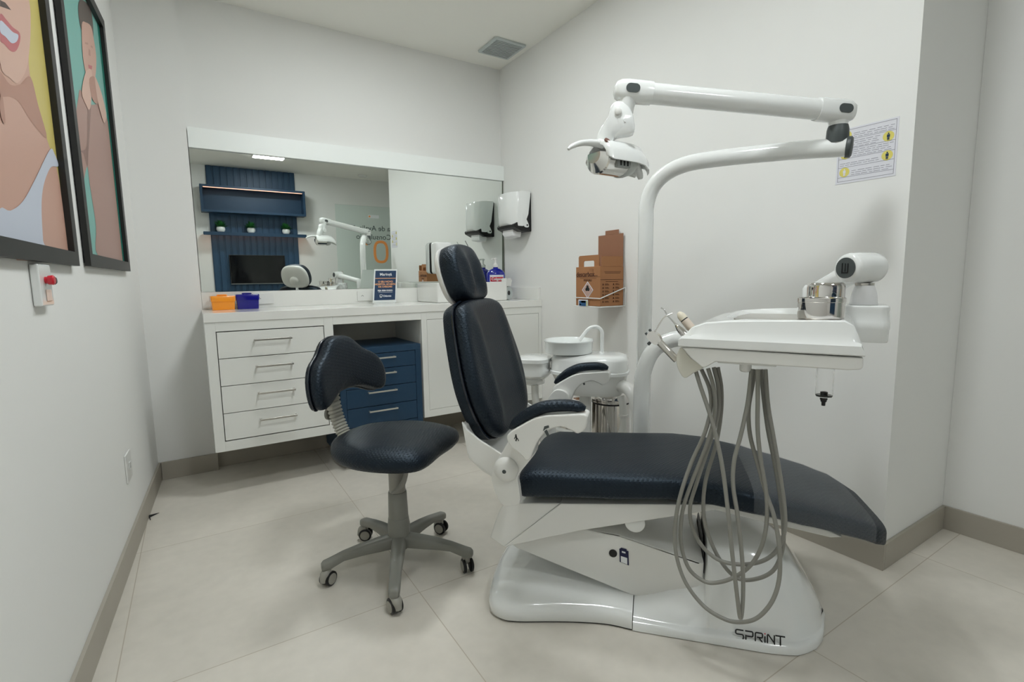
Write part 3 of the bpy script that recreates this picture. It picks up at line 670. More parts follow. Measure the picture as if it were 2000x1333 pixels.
# lift arm (parallelogram) and its upper carriage
bm = B()
def wedge(bm, pts, w, ch=.02, mi=0):
    """profile in (x,z) extruded across, long edges chamfered"""
    cx = sum(p[0] for p in pts)/len(pts); cz = sum(p[1] for p in pts)/len(pts)
    loft(bm, [[(cx+(x-cx)*s, y, cz+(z-cz)*s) for x, z in pts] for y, s in ((-w,.94),(-w+ch*.4,.985),(-w+ch,1),(w-ch,1),(w-ch*.4,.985),(w,.94))], mi=mi)
wedge(bm, [(-.462,.180),(-.40,.205),(-.235,.268),(-.10,.258),(.146,.200),(.146,.11),(.06,.074),(-.035,.060),(-.06,.062),(-.44,.168)], .165, .010)
la = obj('lift_arm', bm, WSAT, chair, bevel=.004)
bm = B(); lathe(bm, [(.0125,0),(.0125,.0025),(.009,.003)], (-.121,-.1655,.197), (0,-1,0), 24); bt = obj('power_button', bm, BLACK, la)
bm = B(); prism(bm, [(-.100,.172),(-.102,.214),(-.096,.219),(-.080,.216),(-.079,.211),(-.074,.210),(-.072,.164)], -.1672, -.1655, 'y'); lb = obj('label_sticker', bm, mat('label_navy', srgb(20, 24, 66), .4), la, smooth=False)
bm = B(); prism(bm, [(-.0965,.172),(-.0970,.192),(-.0775,.188),(-.077,.167)], -.1676, -.1673, 'y'); prism(bm, [(-.094,.204),(-.094,.209),(-.083,.207),(-.083,.202)], -.1676, -.1673, 'y'); obj('label_print', bm, SIGNW, lb, smooth=False)
bm = B(); prism(bm, [(-.468,.186),(-.515,.214),(-.500,.262),(-.482,.310),(-.466,.338),(-.280,.358)], -.200, .200, 'y'); obj('hinge_block', bm, WSAT, chair, bevel=.004)
bm = B(); prism(bm, [(-.466,.189),(-.279,.359),(.05,.394),(.17,.408),(.20,.400),(-.224,.276)], -.204, .204, 'y'); obj('seat_carriage', bm, WSAT, chair, bevel=.003)
bm = B(); lathe(bm, [(.030,-.012),(.030,.012),(.022,.016)], (-.055,-.180,.318), (0,-1,0), 24); obj('stop_wheel', bm, WHITE, chair)
bm = B(); prism(bm, [(.17,.395),(.30,.388),(.46,.352),(.50,.335),(.47,.330),(.28,.358),(.17,.375)], -.17, .17, 'y'); obj('leg_support', bm, WSAT, chair, bevel=.003)
# seat and leg cushion
ztop = [(-.41,.452),(-.36,.470),(-.25,.474),(-.10,.482),(.06,.490),(.16,.486),(.26,.468),(.36,.447),(.46,.424),(.54,.402),(.60,.374),(.635,.345)]
zbot = [(-.41,.362),(-.14,.385),(.05,.406),(.15,.402),(.27,.386),(.42,.360),(.53,.334),(.60,.305),(.635,.282)]
shw = [(-.41,.232),(.10,.236),(.26,.232),(.38,.220),(.46,.210),(.54,.190),(.58,.168),(.61,.140),(.635,.105)]
def seat_loop(u, grow=0, k=1.0):
    a, b_ = interp(ztop, u), interp(zbot, u); w = interp(shw, u)
    return rsec((u, 0, (a+b_)/2), (0,1,0), (0,0,1), (w*k+grow), ((a-b_)/2*k+grow), 4.6, 44)
bm = B(); L = [seat_loop(-.412, 0, .90), seat_loop(-.405, 0, .97)] + [seat_loop(u) for u in [-.392+.0325*i for i in range(31)]] + [seat_loop(.612), seat_loop(.622, 0, .95), seat_loop(.629, 0, .82), seat_loop(.632, 0, .55)]
loft(bm, L); obj('seat_cushion', bm, LEATH, chair, ang=60)
bm = B(); L = [seat_loop(u, .0035) for u in [.262+.0262*i for i in range(13)]]
rows = loft(bm, L, caps=False); obj('foot_cover', bm, VINYL, chair, ang=60)
# backrest
def back_frame(a, b_, h):       # a across, b along the back upwards, h out of the back towards the feet
    t = R(15.0); o = Vector((-.520, 0, .545))
    return o + Vector((0,1,0))*a + Vector((-math.sin(t),0,math.cos(t)))*b_ + Vector((math.cos(t),0,math.sin(t)))*h
def back_outline(k=1.0):
    half = [(.07,-.018),(.150,-.014),(.208,.022),(.246,.085),(.263,.155),(.259,.225),(.240,.305),(.218,.375),(.186,.428),(.12,.450),(.05,.454)]
    o = [(-a, b_) for a, b_ in half] ; o = [(a, b_) for a, b_ in half] + o[::-1]
    return smooth_outline([(a*k, .225+(b_-.225)*k) for a, b_ in o], 4)
bm = B(); pad(bm, back_outline(1.0), back_frame, -.040, -.0, rows=[(.0,0),(.9,0),(1.0,0),(1.0,.5),(.985,.85),(.94,1.0),(.5,1.0),(.1,1.0)])
br = obj('backrest', bm, LEATH, chair, ang=50)
RR = [(.0,0),(.6,0),(.93,0),(.985,.08),(1.0,.30),(1.0,.55),(.985,.76),(.96,.90),(.92,.98)]+[(.88-.04*k,1.0) for k in range(20)]+[(.06,1.0)]
def ridge(x, y): return .011*math.exp(-((abs(x)-.150)/.032)**2)*max(0, min(1, (y+.00)/.08))*max(0, min(1, (.45-y)/.10)) - .004*math.exp(-(x/.09)**2)
bm = B(); pad(bm, back_outline(.992), back_frame, .048, .004, curve=ridge, rows=RR); cush = obj('backrest_cushion', bm, LEATH, br, ang=75)
bm = B(); O3 = [back_frame(a, b_, .0015) for a, b_ in back_outline(1.004)]; tube(bm, O3+[O3[0]], .0042, 8, 1); obj('piping', bm, PIPE, br)
# headrest
def head_frame(a, b_, h):
    t = R(17); o = Vector((-.688, 0, 1.062))
    return o + Vector((0,1,0))*a + Vector((-math.sin(t),0,math.cos(t)))*b_ + Vector((math.cos(t),0,math.sin(t)))*h
ho = smooth_outline([(p[0]*(1.0-.6*max(0,p[1]-.03)), p[1]*1.05) for p in [(.0,-.094),(.075,-.090),(.118,-.062),(.132,-.01),(.124,.05),(.09,.090),(.04,.103),(-.04,.103),(-.09,.090),(-.124,.05),(-.132,-.01),(-.118,-.062),(-.075,-.090)]], 4)
def hridge(x, y): return .012*math.exp(-((abs(x)-.060)/.028)**2)*max(0, min(1, (.10-y)/.06))*max(0, min(1,(y+.10)/.05)) - .010*math.exp(-(x/.028)**2)*max(0, min(1, (y+.085)/.04))*max(0,min(1,(.09-y)/.1))
bm = B(); pad(bm, ho, head_frame, .060, .010, curve=hridge, rows=RR); hr = obj('headrest', bm, LEATH, chair, ang=75)
bm = B(); pad(bm, [(a*1.01, b_*1.01) for a, b_ in ho], head_frame, -.022, -.004, rows=[(.0,0),(.98,0),(1.0,.05),(.99,.4),(.95,.8),(.85,1.0),(.4,1.0),(.1,1.0)]); obj('rear_shell', bm, WSAT, hr, ang=50)
bm = B(); lathe(bm, [(.045,0),(.043,.012),(.030,.022)], head_frame(0,-.03,-.022), head_frame(0,0,-1)-head_frame(0,0,0), 28); obj('pivot_boss', bm, WSAT, hr)
bm = B(); tube(bm, [head_frame(0,-.05,-.030), back_frame(0,.49,-.03), back_frame(0,.40,-.046)], .016, 12, 3, .4); obj('headrest_bar', bm, CHROME, chair)
# white yoke carrying the backrest
for s in (-1, 1):
    bm = B(); prism(bm, [(-.576,.618),(-.560,.595),(-.523,.566),(-.448,.524),(-.405,.500),(-.400,.47),(-.430,.440),(-.452,.436),(-.500,.468),(-.540,.494),(-.560,.520)], s*.258, s*.268, 'y'); obj('yoke_plate', bm, WSAT, chair, bevel=.0015)
bm = B(); prism(bm, [(-.578,.612),(-.566,.606),(-.548,.515),(-.505,.478),(-.440,.440),(-.446,.428),(-.515,.462),(-.560,.500)], -.2578, .2578, 'y'); obj('yoke_cross_plate', bm, WSAT, chair, bevel=.0015)
# arm supports and armrests, near and far side
for s in (-1, 1):
    y0, y1 = s*.2685, s*.292
    bm = B(); prism(bm, smooth_outline([(-.398,.605),(-.440,.540),(-.472,.480),(-.470,.430),(-.450,.385),(-.430,.372),(-.388,.385),(-.388,.430),(-.391,.470),(-.360,.515),(-.335,.552),(-.335,.590),(-.36,.61)], 3), y0, y1, 'y'); asup = obj('arm_support', bm, WSAT, chair, bevel=.003)
    bm = B(); lathe(bm, [(.038,0),(.038,.004),(.033,.013),(.020,.019),(.0,.021)], (-.427,y1+s*.0003,.490), (0,s,0), 36); kb = obj('hinge_knob', bm, WSAT, asup)
    bm = B(); lathe(bm, [(.006,0),(.006,.001),(.003,.0012)], (-.427,y1+s*.0215,.490), (0,s,0), 16); obj('bolt', bm, DGREY, kb)
    bm = B()
    o = [(-.404,.615),(-.36,.648),(-.31,.674),(-.25,.683),(-.185,.688),(-.178,.672),(-.183,.648),(-.203,.633),(-.222,.641),(-.250,.649),(-.285,.636),(-.312,.608),(-.328,.575),(-.338,.550),(-.352,.545),(-.366,.560),(-.398,.586)]
    prism(bm, smooth_outline(o, 3), s*.2925, s*.352, 'y'); arm = obj('armrest', bm, WSAT, chair, bevel=.005, bseg=3)
    bm = B(); tube(bm, [(-.402,s*.325,.628),(-.385,s*.325,.645),(-.345,s*.325,.675),(-.30,s*.325,.696),(-.24,s*.325,.704),(-.205,s*.325,.702),(-.186,s*.325,.697)], [.008,.019,.024,.024,.023,.020,.009], 20, 8, .72); obj('armrest_pad', bm, LEATH, arm)
    bm = B(); prism(bm, [(-.296,.634),(-.289,.640),(-.281,.622),(-.287,.618)], s*.3522, s*.3535, 'y'); prism(bm, [(-.300,.634),(-.296,.648),(-.284,.652),(-.282,.646),(-.292,.641)], s*.3522, s*.3530, 'y'); obj('release_slot', bm, DGREY, arm, smooth=False)
    if s == -1:
        bm = B(); lathe(bm, [(.0022,0),(.0022,.0004)], (-.378,-.3524,.6175), (0,-1,0), 10)
        for q in ([(-.381,.615),(-.376,.616),(-.374,.608),(-.378,.607)], [(-.384,.606),(-.381,.612),(-.379,.611),(-.382,.605)], [(-.378,.608),(-.374,.608),(-.377,.599),(-.380,.600)], [(-.375,.608),(-.371,.600),(-.369,.601),(-.373,.609)]): prism(bm, q, -.3528, -.3524, 'y')
        obj('walking_figure_symbol', bm, BLACK, arm, smooth=False)
# SPRINT lettering on the plinth, one-line strokes lying on the skirt above the foot
bm = B()
def strokes(bm, org, ex, ez, sc, r=.0016):
    G = {'S': [[(1,1),(.12,1),(0,.9),(0,.62),(.12,.52),(.88,.52),(1,.42),(1,.1),(.88,0),(0,0)]],
         'P': [[(0,0),(0,.55)],[(-.1,1),(.9,1),(1,.9),(1,.55),(.9,.45),(0,.45)]],
         'R': [[(0,0),(0,.9),(.1,1),(.9,1),(1,.9),(1,.6),(.9,.5),(.2,.5)],[(.5,.5),(1,0)]],
         'I': [[(0,0),(0,.72)]],
         'N': [[(0,0),(0,.9),(.1,1),(1,.15)],[(1,0),(1,1)]],
         'T': [[(-.2,1),(1.05,1)],[(.45,1),(.45,0)]]}
    x = 0
    for ch, w in (('S',.82),('P',.75),('R',.75),('I',0),('N',.72),('T',.8)):
        for ln_ in G[ch]:
            for p, q in zip(ln_, ln_[1:]):
                a = org + ex*((x+p[0]*w)*sc) + ez*(p[1]*sc); b_ = org + ex*((x+q[0]*w)*sc) + ez*(q[1]*sc)
                tube(bm, [a, b_], r, 8, 1, 1.0)
        if ch == 'I': dot = org + ex*(x*sc) + ez*(1.02*sc)
        x += w + .26
    return dot
ey = Vector((.0, 0, 0))
so = Vector((.230,-.2325,.0270)); sx = Vector((1,.012,.0)).normalized(); sz = Vector((0,.22,.97)).normalized()
dot = strokes(bm, so, sx, sz, .0245, .0019)
obj('sprint_lettering', bm, BLACK, chair)
bm = B(); lathe(bm, [(.0018,0),(.0018,.001)], dot, (0,-1,.35), 10); obj('letter_dot', bm, RED, chair)

# ================================================================== OPERATORY LIGHT
ol = thing('operatory_light', 'white dental examination lamp on a tall bent pole', 'dental lamp', ORG + XH*(-.05) + NH*.36, -AZ)
def OL(u, v, z): return Vector((u+.05, v-.36, z))
P = [OL(-.05,.36,.0),OL(-.05,.36,.5),OL(-.05,.36,1.0),OL(-.05,.36,1.25),OL(-.048,.36,1.33),OL(-.025,.353,1.395),OL(.02,.340,1.437),OL(.09,.315,1.460),OL(.20,.276,1.463),OL(.40,.203,1.453),OL(.545,.150,1.440)]
bm = B(); tube(bm, P, .0285, 24, 6); obj('pole', bm, WHITE, ol, ang=60)
d = (P[-1]-P[-2]).normalized()
bm = B(); lathe(bm, [(.0300,0),(.0315,.003),(.0315,.012),(.026,.016)], P[-1], d, 28); obj('end_cap', bm, DGREY, ol)
eR = OL(.526,.153,1.547); eL = OL(-.103,-.025,1.618)
kb_ = OL(.522,.158,1.455)
bm = B(); lathe(bm, [(.029,.0),(.031,.02),(.030,.040),(.027,.052)], kb_+Vector((0,0,.0)), (0,0,1), 28); obj('joint_collar', bm, DGREY, ol)
bm = B(); lathe(bm, [(.026,.0525),(.027,.06),(.033,.08),(.034,.098)], kb_, (0,0,1), 28); obj('knuckle', bm, WHITE, ol)
ad = (eL-eR).normalized()
bm = B()
def capsule_sec(c, d, hw, hh, p=2.6):
    side = d.cross(Vector((0,0,1))).normalized(); up = side.cross(d).normalized(); return rsec(c, side, up, hw, hh, p, 28)
L = [(-.040,.012),(-.034,.024),(-.020,.031),(0,.0335),(.06,.0335),(.075,.0325)]
loft(bm, [capsule_sec(eR+ad*a, ad, r_*.95, r_) for a, r_ in L]); obj('elbow_housing', bm, WHITE, ol, ang=60)
bm = B(); loft(bm, [capsule_sec(eL-ad*a, ad, r_*.95, r_) for a, r_ in L]); obj('elbow_housing', bm, WHITE, ol, ang=60)
bm = B(); ln_ = (eL-eR).length
tube(bm, [eR+ad*.0745, eL-ad*.0745], .0305, 28, 1); sa = obj('spring_arm', bm, WHITE, ol)
side = ad.cross(Vector((0,0,1))).normalized(); upv = side.cross(ad).normalized()
if side.y > 0: side = -side      # towards the camera side
for c in (eR+ad*.004, eL-ad*.012):
    for s in (-1, 1):
        bm = B(); o = [c + side*s*k + ad*p[0] + upv*p[1] for k in (.0300, .0328) for p in rrect(.042, .026, .0128, 6)]
        n_ = len(o)//2; loft(bm, [o[:n_], o[n_:]])
        obj('oval_badge', bm, DGREY, ol)
# lamp head, its long axis across the room
HB = ORG + XH*(-.05) + NH*.36
Minv = Matrix.Rotation(AZ, 4, 'Z')
def WL(x, y, z): return Minv @ (Vector((x, y, z)) - HB)     # world -> local of the lamp thing
eLw = Vector((1.172,1.168,1.618)); hc = Vector((1.135,1.205,1.440))
bm = B(); tube(bm, [WL(*(eLw+Vector((-.004,0,-.01)))), WL(*(eLw+Vector((-.010,.003,-.05)))), WL(*(eLw+Vector((-.012,.004,-.082))))], [.031,.026,.022], 20, 4); obj('neck', bm, WHITE, ol)
bm = B(); lathe(bm, [(.006,-.03),(.006,-.026),(.021,-.024),(.024,-.018),(.024,.018),(.021,.024),(.006,.026),(.006,.03)], WL(*(eLw+Vector((-.016,.008,-.092)))), WL(*(HB+Vector((-.45,-.85,0)))), 24); obj('tilt_joint', bm, WHITE, ol)
va = Vector((.69,.73,0)).normalized(); ra = Vector((.73,-.69,0)).normalized(); jc = Vector((1.140,1.180,1.541))
yo_ = smooth_outline([((x-1213)/640, -(y-235)/640) for x, y in ((1198,218),(1208,208),(1222,210),(1236,224),(1244,246),(1242,268),(1216,272),(1205,276),(1200,290),(1172,290),(1176,262),(1186,246),(1194,234))], 3)
bm = B(); loft(bm, [[WL(*(jc + va*k + ra*(p[0]*q) + Vector((0,0,p[1]*q)))) for p in yo_] for k, q in ((-.020,.90),(-.016,1.0),(.016,1.0),(.020,.90))]); obj('yoke', bm, WHITE, ol, ang=50)
bm = B(); lathe(bm, [(.011,0),(.011,.004),(.008,.006)], WL(*(jc - va*.0205 + Vector((0,0,.012)))), WL(*(HB-va)), 20); obj('pivot_cap', bm, WSAT, ol)
# curved hood: swept section along world x
def hood(bm, xs, prof):
    loops = []
    for x, sc, dz in xs: loops.append([WL(hc.x+x, hc.y+py*sc, hc.z+dz+pz*sc) for py, pz in prof])
    loft(bm, loops)
bm = B()
hp = [(-.066,-.034),(-.062,-.006),(-.044,.022),(-.010,.036),(.020,.030),(.045,.012),(.058,-.014),(.062,-.030),(.056,-.030),(.042,-.002),(.015,.016),(-.012,.022),(-.038,.010),(-.056,-.012),(-.060,-.034)]
hood(bm, [(-.060,.75,.004),(-.055,.90,.003),(-.045,1,0),(.050,1.05,0),(.085,1.0,-.006),(.112,.85,-.020),(.128,.62,-.034),(.134,.45,-.044)], hp)
obj('hood', bm, WHITE, ol, ang=45)
bm = B(); bp_ = [(.052*math.cos(a), -.028+.040*math.sin(a)) for a in [PI+PI*k/8 for k in range(9)]]
bp_ = [(.050,-.012)]+[(-x if False else x, y) for x, y in bp_[::-1]]+[(-.050,-.012)]
hood(bm, [(-.070,.55,.0),(-.055,.95,0),(-.050,1,0),(.030,1,0),(.035,1,0)], bp_); rf = obj('reflector', bm, mat('silver_reflector', (.78, .77, .74, 1), .13, 1), ol, ang=25)
bm = B(); hood(bm, [(.0355,1.02,0),(.050,1.02,-.001),(.075,.85,-.004),(.083,.6,-.004)], bp_); obj('reflector_end', bm, mat('grey_translucent', srgb(196, 200, 196), .35), ol, ang=40)
bm = B(); v0 = WL(hc.x-.012, hc.y-.052, hc.z-.045)
ex_ = WL(*(HB+Vector((1,0,0)))); ey_ = WL(*(HB+Vector((0,1,0))))
def lbox(bm, x0, x1, y0, y1, z0, z1):
    v = [bm.verts.new(WL(hc.x+x, hc.y+y, hc.z+z)) for z in (z0, z1) for (x, y) in ((x0,y0),(x1,y0),(x1,y1),(x0,y1))]
    fs = [bm.faces.new([v[i] for i in q]) for q in ((0,3,2,1),(4,5,6,7),(0,1,5,4),(1,2,6,5),(2,3,7,6),(3,0,4,7))]; bmesh.ops.recalc_face_normals(bm, faces=fs)
lbox(bm, -.022, .028, -.056, -.040, -.052, -.012); obj('heat_sink', bm, mat('sink_grey', srgb(150, 154, 150), .4), ol)
bm = B()
for k in range(3): lbox(bm, -.014+k*.014, -.008+k*.014, -.0575, -.0563, -.048, -.018)
obj('heat_sink_slots', bm, BLACK, ol)
for nm, P, rad in (('handle', [(-.040,-.005,.020),(-.075,.0,.022),(-.115,.008,.018),(-.145,.012,.006),(-.158,.014,-.004)], [.016,.013,.011,.009,.005]), ('handle', [(.090,-.005,-.014),(.115,.0,-.032),(.132,.004,-.052),(.138,.006,-.064)], [.018,.014,.012,.008])):
    bm = B(); tube(bm, [WL(hc.x+a, hc.y+b_, hc.z+c) for a, b_, c in P], rad, 16, 6, .8); obj(nm, bm, WHITE, ol)
bm = B(); lathe(bm, [(.010,0),(.010,.004)], WL(hc.x-.05, hc.y-.036, hc.z+.022), WL(*(HB+Vector((0,-.8,.6)))), 14); obj('switch', bm, mat('switch_brown', srgb(120, 84, 74), .4), ol)

# ================================================================== DELIVERY UNIT
a16 = R(-15.86); TD = (XH*math.cos(a16) + NH*math.sin(a16)); TN = Vector((-TD.y, TD.x, 0)); TO = XH*.053 + NH*(1.67-.333)
tang = math.atan2(TD.y, TD.x)
du = thing('delivery_unit', 'white dental instrument tray unit with hanging grey hoses', 'dental unit', TO, tang)
def DW(p): return Matrix.Rotation(-tang, 4, 'Z') @ (Vector(p) - TO)      # world -> tray frame
def CH(u, v, z): return DW(XH*u + NH*(1.67+v) + Vector((0,0,z)))          # chair frame -> tray frame
# tray shell: x along the near edge, y away
DEP = .300
nt_ = [(-.002,.893),(.012,.910),(.028,.926),(.060,.938),(.12,.944),(.20,.947),(.30,.950),(.350,.951),(.366,.943),(.378,.920),(.386,.893),(.3905,.878)]
ntf = [(-.002,.893),(.012,.915),(.028,.930),(.060,.944),(.12,.957),(.20,.962),(.30,.965),(.350,.964),(.366,.953),(.378,.925),(.386,.895),(.3905,.878)]
xs = [-.002,.006,.014,.028,.045,.06,.085,.11,.15,.20,.25,.30,.335,.350,.360,.368,.376,.383,.388,.3905]
loops = []
for x in xs:
    zn, zf = interp(nt_, x), interp(ntf, x); zb = .8755; mid = min(zn, zf)
    well = .115 < x < .345
    y0, y1 = 0, DEP
    L = [(x,.004,zb),(x,.0,zb+.003),(x,.0,min(zn,.897)),(x,.006,min(zn,.905)),(x,.012+.0,zb+(zn-zb)*.6),(x,.018,zn-.003),(x,.024,zn),(x,.034,zn+.0003)]
    zi = .9475 if well else None
    L += [(x,.042,zi if well else zn+.0003),(x,.050,(zi-.004) if well else zn)]
    L += [(x,.150,(zi-.004) if well else (zn+zf)/2)]
    L += [(x,y1-.050,(zi-.004) if well else zf),(x,y1-.042,zi if well else zf+.0003)]
    L += [(x,y1-.034,zf+.0003),(x,y1-.024,zf),(x,y1-.012,zf-.006),(x,y1-.002,zb+.01),(x,y1-.004,zb)]
    loops.append(L)
bm = B(); loft(bm, loops); obj('tray_top', bm, WHITE, du, ang=35)
bm = B(); prism(bm, rrect(.222, .205, .008, 4, .230, DEP/2), .9440, .9478, 'z'); obj('steel_liner', bm, BRUSH, du)
bm = B(); prism(bm, [(.004,.8745),(.388,.8725),(.3885,.852),(.384,.846),(.360,.843),(.088,.842),(.070,.829),(.062,.825),(.056,.826),(.030,.846)], .004, DEP-.006, 'y'); obj('tray_base', bm, WSAT, du, bevel=.004)
bm = B(); prism(bm, smooth_outline([(.028,.8455),(.004,.873),(-.006,.858),(-.009,.838),(-.004,.815),(.012,.793),(.034,.807),(.058,.8255)], 3), .012, DEP-.02, 'y'); obj('instrument_holder', bm, HOLDER, du, bevel=.003)
bm = B(); box(bm, .088, .22, .03, .10, .8355, .8415); lathe(bm, [(.014,0),(.014,-.018),(.010,-.022)], (.150,.06,.8353), (0,0,1), 20); obj('hose_outlet', bm, WSAT, du, bevel=.001)
# water filter bowl
bm = B(); c = (.320,.10,0)
lathe(bm, [(.0185,.842),(.0185,.764),(.0165,.760),(.0160,.7615),(.0170,.766),(.0170,.842)], c); obj('filter_bowl', bm, CLEAR, du)
bm = B(); lathe(bm, [(.008,.765),(.008,.772),(.005,.773)], c, mi=0); lathe(bm, [(.004,.755),(.008,.7585),(.008,.7525),(.0065,.7515),(.0065,.748),(.0045,.7475),(.004,.738)], c); obj('drain_cock', bm, BLACK, du)
bm = B(); lathe(bm, [(.0178,.7655),(.0183,.7645),(.0183,.7630),(.0165,.7612)], c); obj('filter_ring', bm, mat('smoke_plastic', srgb(60, 60, 60), .2), du)
# block behind the tray, pedestal, elbow and arm
EL = CH(.500,-.200,1.068)
bm = B(); c0 = DW(XH*.500+NH*(1.67-.185))
loft(bm, [[(c0.x+p[0], c0.y+p[1], z) for p in rrect(.118*s, .13*s, .02)] for z, s in ((.884,.94),(.888,.97),(.915,.985),(.918,1.0),(.932,1.0),(.936,.985),(.960,.95),(.966,.97),(.972,.96),(.975,.9))]); obj('arm_mount', bm, WHITE, du, ang=30)
bm = B(); lathe(bm, [(.0300,.9755),(.0290,.990),(.0265,1.005),(.0225,1.018),(.0200,1.0235)], (EL.x, EL.y, 0), seg=32); obj('pedestal', bm, FROST, du)
bm = B(); lathe(bm, [(.0205,1.0238),(.0205,1.0300)], (EL.x, EL.y, 0), seg=32); obj('pivot_ring', bm, BRUSH, du)
ax = Matrix.Rotation(-tang, 4, 'Z') @ Vector((-.966,.259,0))
bm = B(); lathe(bm, [(.026,-.032),(.034,-.031),(.0370,-.026),(.0382,-.01),(.0378,.03),(.0365,.055),(.034,.062),(.026,.066)], EL, ax, 36); obj('elbow', bm, WHITE, du, ang=50)
bm = B(); lathe(bm, [(.0255,.0665),(.0255,.0690),(.023,.0695)], EL, ax, 32); bd = obj('logo_disc', bm, DGREY, du)
sxv = ax.cross(Vector((0,0,1))).normalized(); bc = EL + ax*.0702
bm = B()
for dx, dz, w_, h_ in ((-.008,-.001,.0025,.024),(-.001,.001,.0020,.020),(.007,.0,.0025,.024),(0,-.012,.017,.003)):
    q = [bc + sxv*(dx+a) + Vector((0,0,dz+b_)) for a, b_ in ((-w_/2,-h_/2),(w_/2,-h_/2),(w_/2,h_/2),(-w_/2,h_/2))]
    loft(bm, [[p for p in q], [p+ax*.0006 for p in q]])
obj('logo_mark', bm, BLACK, bd, smooth=False)
bm = B(); lathe(bm, [(.022,-.0323),(.022,-.0343),(.010,-.035)], EL, ax, 24); obj('rear_cap', bm, mat('cap_brown', srgb(96, 70, 66), .5), du)
AE = DW((1.600,.805,1.000))
bm = B(); tube(bm, [EL + ax*.020 + Vector((0,0,-.004)), AE], [.030,.026], 24, 1); obj('spring_arm', bm, WHITE, du)
bm = B(); lathe(bm, [(.028,-.17),(.030,-.045),(.032,-.02),(.032,.012),(.026,.022)], AE, (0,0,1), 28); obj('arm_joint', bm, WHITE, du)
P = [CH(-.056,.30,.0),CH(-.056,.30,.3),CH(-.056,.30,.55),CH(-.054,.30,.66),CH(-.036,.302,.735),CH(-.005,.306,.785),CH(.045,.305,.815),CH(.10,.29,.826)] 
P.append(DW((1.60,1.10,.828))); P.append(DW((1.600,.83,.822)))
bm = B(); tube(bm, P, .030, 24, 6); obj('support_pipe', bm, WHITE, du)
# hoses
HZ = []
def hose(bm_pts, r=.0052):
    bm = B(); tube(bm, bm_pts, r, 10, 8); obj('hose', bm, HOSE, du)
hose([(0.0356, 0.03, 0.8147), (0.0504, 0.025, 0.7727), (0.0744, 0.02, 0.7096), (0.0959, 0.015, 0.6403), (0.1137, 0.01, 0.5645), (0.1306, 0.0, 0.4641), (0.1451, -0.01, 0.3639), (0.1584, -0.015, 0.2748), (0.17, -0.01, 0.1957), (0.1729, 0.0, 0.2435), (0.1677, 0.005, 0.3357), (0.1522, 0.01, 0.4516), (0.1382, 0.015, 0.5274), (0.1376, 0.02, 0.5925), (0.1492, 0.03, 0.6578), (0.1603, 0.04, 0.7355), (0.1637, 0.05, 0.7987), (0.164, 0.06, 0.8204)])
hose([(0.0447, 0.06, 0.8107), (0.0675, 0.055, 0.7619), (0.0725, 0.05, 0.7091), (0.059, 0.045, 0.6398), (0.0274, 0.04, 0.5517), (0.0028, 0.03, 0.4498), (-0.006, 0.03, 0.3597), (0.0024, 0.025, 0.2903), (0.0295, 0.02, 0.2271), (0.0782, 0.015, 0.1801), (0.1304, 0.01, 0.1657), (0.1705, 0.01, 0.1722), (0.207, 0.015, 0.1953), (0.2367, 0.02, 0.2471), (0.2492, 0.03, 0.307), (0.2455, 0.035, 0.3842), (0.2308, 0.04, 0.4583), (0.2082, 0.05, 0.5159), (0.185, 0.055, 0.5899), (0.1668, 0.06, 0.6522), (0.1609, 0.06, 0.7179), (0.1677, 0.06, 0.7843), (0.1699, 0.07, 0.8193)])
hose([(0.064, 0.045, 0.8173), (0.0793, 0.045, 0.7651), (0.0838, 0.045, 0.6981), (0.0662, 0.045, 0.6132), (0.0327, 0.045, 0.5083), (0.0095, 0.045, 0.416), (0.0076, 0.045, 0.3267), (0.0298, 0.045, 0.2585), (0.0707, 0.045, 0.2326), (0.1094, 0.045, 0.2423), (0.1523, 0.045, 0.2749), (0.187, 0.045, 0.321), (0.2082, 0.045, 0.3825), (0.2147, 0.045, 0.4522), (0.2097, 0.045, 0.5182), (0.1952, 0.045, 0.595), (0.1852, 0.045, 0.6723), (0.1822, 0.045, 0.7499), (0.1794, 0.045, 0.824)])
hose([(0.074, 0.065, 0.8177), (0.087, 0.065, 0.762), (0.0879, 0.065, 0.6939), (0.0689, 0.065, 0.6078), (0.0418, 0.065, 0.503), (0.025, 0.065, 0.4262), (0.032, 0.065, 0.3688), (0.0602, 0.065, 0.32), (0.1044, 0.065, 0.2931), (0.155, 0.065, 0.2967), (0.2028, 0.065, 0.3183), (0.2365, 0.065, 0.3561), (0.2535, 0.065, 0.4128), (0.2506, 0.065, 0.4795), (0.2355, 0.065, 0.5695), (0.2181, 0.065, 0.6588), (0.2036, 0.065, 0.7351), (0.1944, 0.065, 0.8221)])
hose([(0.0811, 0.082, 0.8156), (0.0917, 0.082, 0.7592), (0.0927, 0.082, 0.6905), (0.0826, 0.082, 0.605), (0.0597, 0.082, 0.5005), (0.0569, 0.082, 0.4121), (0.0736, 0.082, 0.3424), (0.1085, 0.082, 0.2782), (0.1481, 0.082, 0.2463), (0.1913, 0.082, 0.2573), (0.2319, 0.082, 0.2944), (0.2503, 0.082, 0.3559), (0.2499, 0.082, 0.4179), (0.2396, 0.082, 0.4971), (0.222, 0.082, 0.588), (0.2049, 0.082, 0.6654), (0.1925, 0.082, 0.7433), (0.1826, 0.082, 0.8184)])

